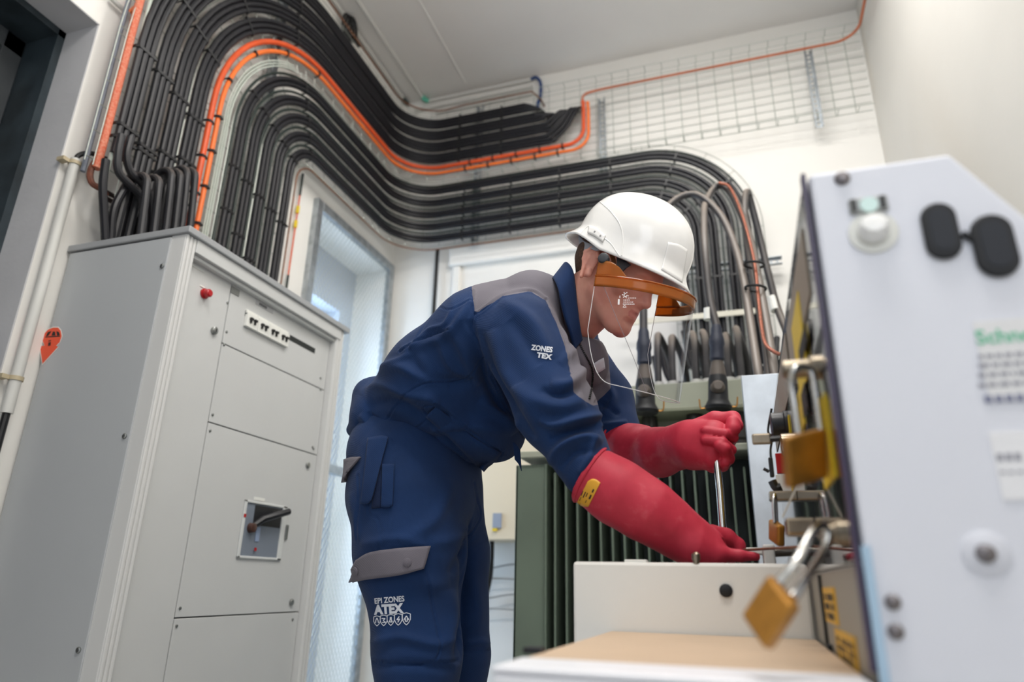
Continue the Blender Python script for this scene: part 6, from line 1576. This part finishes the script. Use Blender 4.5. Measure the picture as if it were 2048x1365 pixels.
# ---- face shield ----
M_amber = bpy.data.materials.new('amber_transparent'); M_amber.use_nodes = True
n = M_amber.node_tree.nodes; l = M_amber.node_tree.links; n.clear()
out = n.new('ShaderNodeOutputMaterial'); mx = n.new('ShaderNodeMixShader'); mx2 = n.new('ShaderNodeMixShader')
tr_ = n.new('ShaderNodeBsdfTransparent'); tr_.inputs[0].default_value = srgb(236, 160, 70)
di = n.new('ShaderNodeBsdfDiffuse'); di.inputs[0].default_value = srgb(204, 126, 56)
gl_ = n.new('ShaderNodeBsdfGlossy'); gl_.inputs['Roughness'].default_value = 0.12
lw = n.new('ShaderNodeLayerWeight'); lw.inputs[0].default_value = 0.25
mx.inputs[0].default_value = 0.42; l.new(tr_.outputs[0], mx.inputs[1]); l.new(di.outputs[0], mx.inputs[2])
l.new(lw.outputs['Fresnel'], mx2.inputs[0]); l.new(mx.outputs[0], mx2.inputs[1]); l.new(gl_.outputs[0], mx2.inputs[2]); l.new(mx2.outputs[0], out.inputs[0])
M_clear = glassy('clear_polycarbonate', (248, 248, 250), 0.04, 0.07)
vf_, vu_, vs_ = frame(math.radians(16.9), math.radians(21.9), math.radians(-2.8))
VC0 = np.array([-0.1915, 1.355, 1.2949])
dn = WP(1358, 812, 1.30)-WP(1386, 606, 1.30)
LF = np.linalg.norm(dn)
vt_ = []; vb_ = []
for k in range(97):
    a = -math.radians(91)+math.radians(182)*k/96
    P = VC0+vf_*0.143*math.cos(a)+vs_*0.122*math.sin(a)
    vt_.append(P)
    deg = abs(math.degrees(a)); t = 1.04-0.03*(1-math.cos(a))
    if deg > 64: t -= 0.46*((deg-64)/27)**2.4
    tap = np.array([0, 0, 0.0]) + vs_*(-0.010*math.sin(a))
    vb_.append(P+dn*t+tap*t)
def vsheet(a, b, nt, off=0.0, i0=0, i1=None):
    i1 = len(vt_) if i1 is None else i1; vs = []
    for i in range(i0, i1):
        c = VC0; o_ = vt_[i]-c; o_ /= np.linalg.norm(o_)
        for j in range(nt+1):
            t = a+(b-a)*j/nt; vs.append(vt_[i]+(vb_[i]-vt_[i])*t+o_*off)
    k = i1-i0
    return vs, [(i*(nt+1)+j, i*(nt+1)+j+1, (i+1)*(nt+1)+j+1, (i+1)*(nt+1)+j) for i in range(k-1) for j in range(nt)]
visor = MB().add(*vsheet(0.06, 1.0, 12)).build('face_shield', M_clear, person, label='clear curved face shield with amber brow band', angle=80)
eg = MB().tube([vt_[0]+(vb_[0]-vt_[0])*0.08]+vb_+[vt_[-1]+(vb_[-1]-vt_[-1])*0.08], 0.0007, 6)
eg.build('shield_edge', mat('bright_edge', (225, 225, 225), 0.2), visor)
bandm = MB()
n_ = len(vt_); vs = []
for i in range(n_):
    L = np.linalg.norm(vb_[i]-vt_[i]); d = (vb_[i]-vt_[i])/L; c = VC0; o_ = vt_[i]-c; o_ /= np.linalg.norm(o_)
    for q in (0.0, 0.005, 0.011, 0.0165, 0.0225): vs.append(vt_[i]+d*q+o_*0.0025)
bandm.add(vs, [(i*5+j, i*5+j+1, (i+1)*5+j+1, (i+1)*5+j) for i in range(n_-1) for j in range(4)])
bo = bandm.build('brow_band', M_amber, visor, label='amber brow band'); md = bo.modifiers.new('solid', 'SOLIDIFY'); md.thickness = 0.0025
rim = MB().tube([vt_[i]+(vt_[i]-VC0)*0.02 for i in range(n_)], 0.0016, 6).build('band_rim', M_amber, visor)
# amber side lugs up to the pivots, both sides
for mi in (0, -1):
    T_ = [vt_[0 if mi == 0 else 96]+(vt_[0]*0), vt_[6 if mi == 0 else 90], vt_[15 if mi == 0 else 81]]
    Up = [T_[0]+vu_*0.030, T_[1]+vu_*0.030, T_[1]*0.5+T_[2]*0.5+vu_*0.020]
    strip('side_lug', Up, T_, M_amber, visor, 0.0025)
for (ia, ib) in ((4, 30),):
    P_ = [vt_[ia]+(vb_[ia]-vt_[ia])*0.0, vb_[ib]]
    pts = []
    for q in range(13):
        t = q/12; k = ia+(ib-ia)*t; k0 = int(k); fr_ = k-k0
        A_ = vt_[k0]*(1-fr_)+vt_[min(96, k0+1)]*fr_; B_ = vb_[k0]*(1-fr_)+vb_[min(96, k0+1)]*fr_
        pts.append(A_+(B_-A_)*(0.1+0.9*t))
    MB().tube(pts, 0.0006, 6).build('shield_line', mat('line_grey', (120, 112, 118), 0.3), visor)  # thin grey line running down the near side of the shield
# printed marks on the shield
BV = BVHTree.FromPolygons([Vector(p) for p in vsheet(0.0, 1.0, 12)[0]], vsheet(0.0, 1.0, 12)[1])
mb = MB()
for (x, y, rr_) in ((1251, 591, 3.2),): lines_on(mb, BV, [(x+rr_*math.cos(t), y+rr_*math.sin(t)) for t in np.linspace(0, PI*1.6, 8)], 1.5, 0.0012)
for k in range(6):
    t = k*PI/3.2+0.3; lines_on(mb, BV, [(1251+4.8*math.cos(t), 591+4.8*math.sin(t)), (1251+6.6*math.cos(t), 591+6.6*math.sin(t))], 1.6, 0.0012)
for (x0, x1, y, w_) in ((1256, 1270, 597, 1.0), (1247, 1260, 601, 1.2), (1247, 1266, 605, 1.0), (1246, 1268, 609, 1.2)):
    x = x0
    while x < x1: lines_on(mb, BV, [(x, y), (x+2.2, y+0.1)], w_*1.3, 0.0012); x += 3.4
lines_on(mb, BV, [(1246, 615.5), (1249.5, 610.5), (1252.5, 615.5)], 0.8, 0.0012, close=True)
lines_on(mb, BV, [(1238, 599), (1237.5, 610)], 3.4, 0.0012)
lines_on(mb, BV, [(1240, 592), (1240, 597)], 1.2, 0.0012)
if mb.v: mb.build('shield_print', mat('white_print', (245, 245, 245), 0.6), visor, smooth=False)

# work boots on the floor, one for each leg
M_boot = mat('black_leather', (30, 29, 30), 0.5, bump=0.3, bscale=200)
for (ax_, ay_, yy) in ((828, 1690, 1.41), (893, 1680, 1.62)):
    A_ = WP(ax_, ay_, yy); x0, y0 = float(A_[0]), float(A_[1]); zt0 = float(A_[2])+0.05
    g_ = [('+', 0.03, [(np.array([x0, y0, zt0]), np.array([x0-0.005, y0, 0.07]), 0.055, 0.052, 1.0), (np.array([x0+0.0, y0, 0.062]), np.array([x0+0.17, y0, 0.048]), 0.052, 0.044, 1.0), (np.array([x0-0.035, y0, 0.05]), np.array([x0, y0, 0.06]), 0.042, 0.045, 1.0)])]
    V_, F_ = surfnets(g_, (x0-0.12, y0-0.09, -0.01), (x0+0.25, y0+0.09, zt0+0.08), 0.008, lambda P, f: np.maximum(f, 0.004-P[..., 2]))
    mesh_obj('boot', V_, F_, [M_boot], person)
    MB().prism([(x0+0.085+0.13*math.cos(t), y0+0.05*math.sin(t), 0.0) for t in np.linspace(0, 2*PI, 24)[:-1]], (0, 0, 0.014)).build('boot_sole', M_rubber, person, smooth=False)
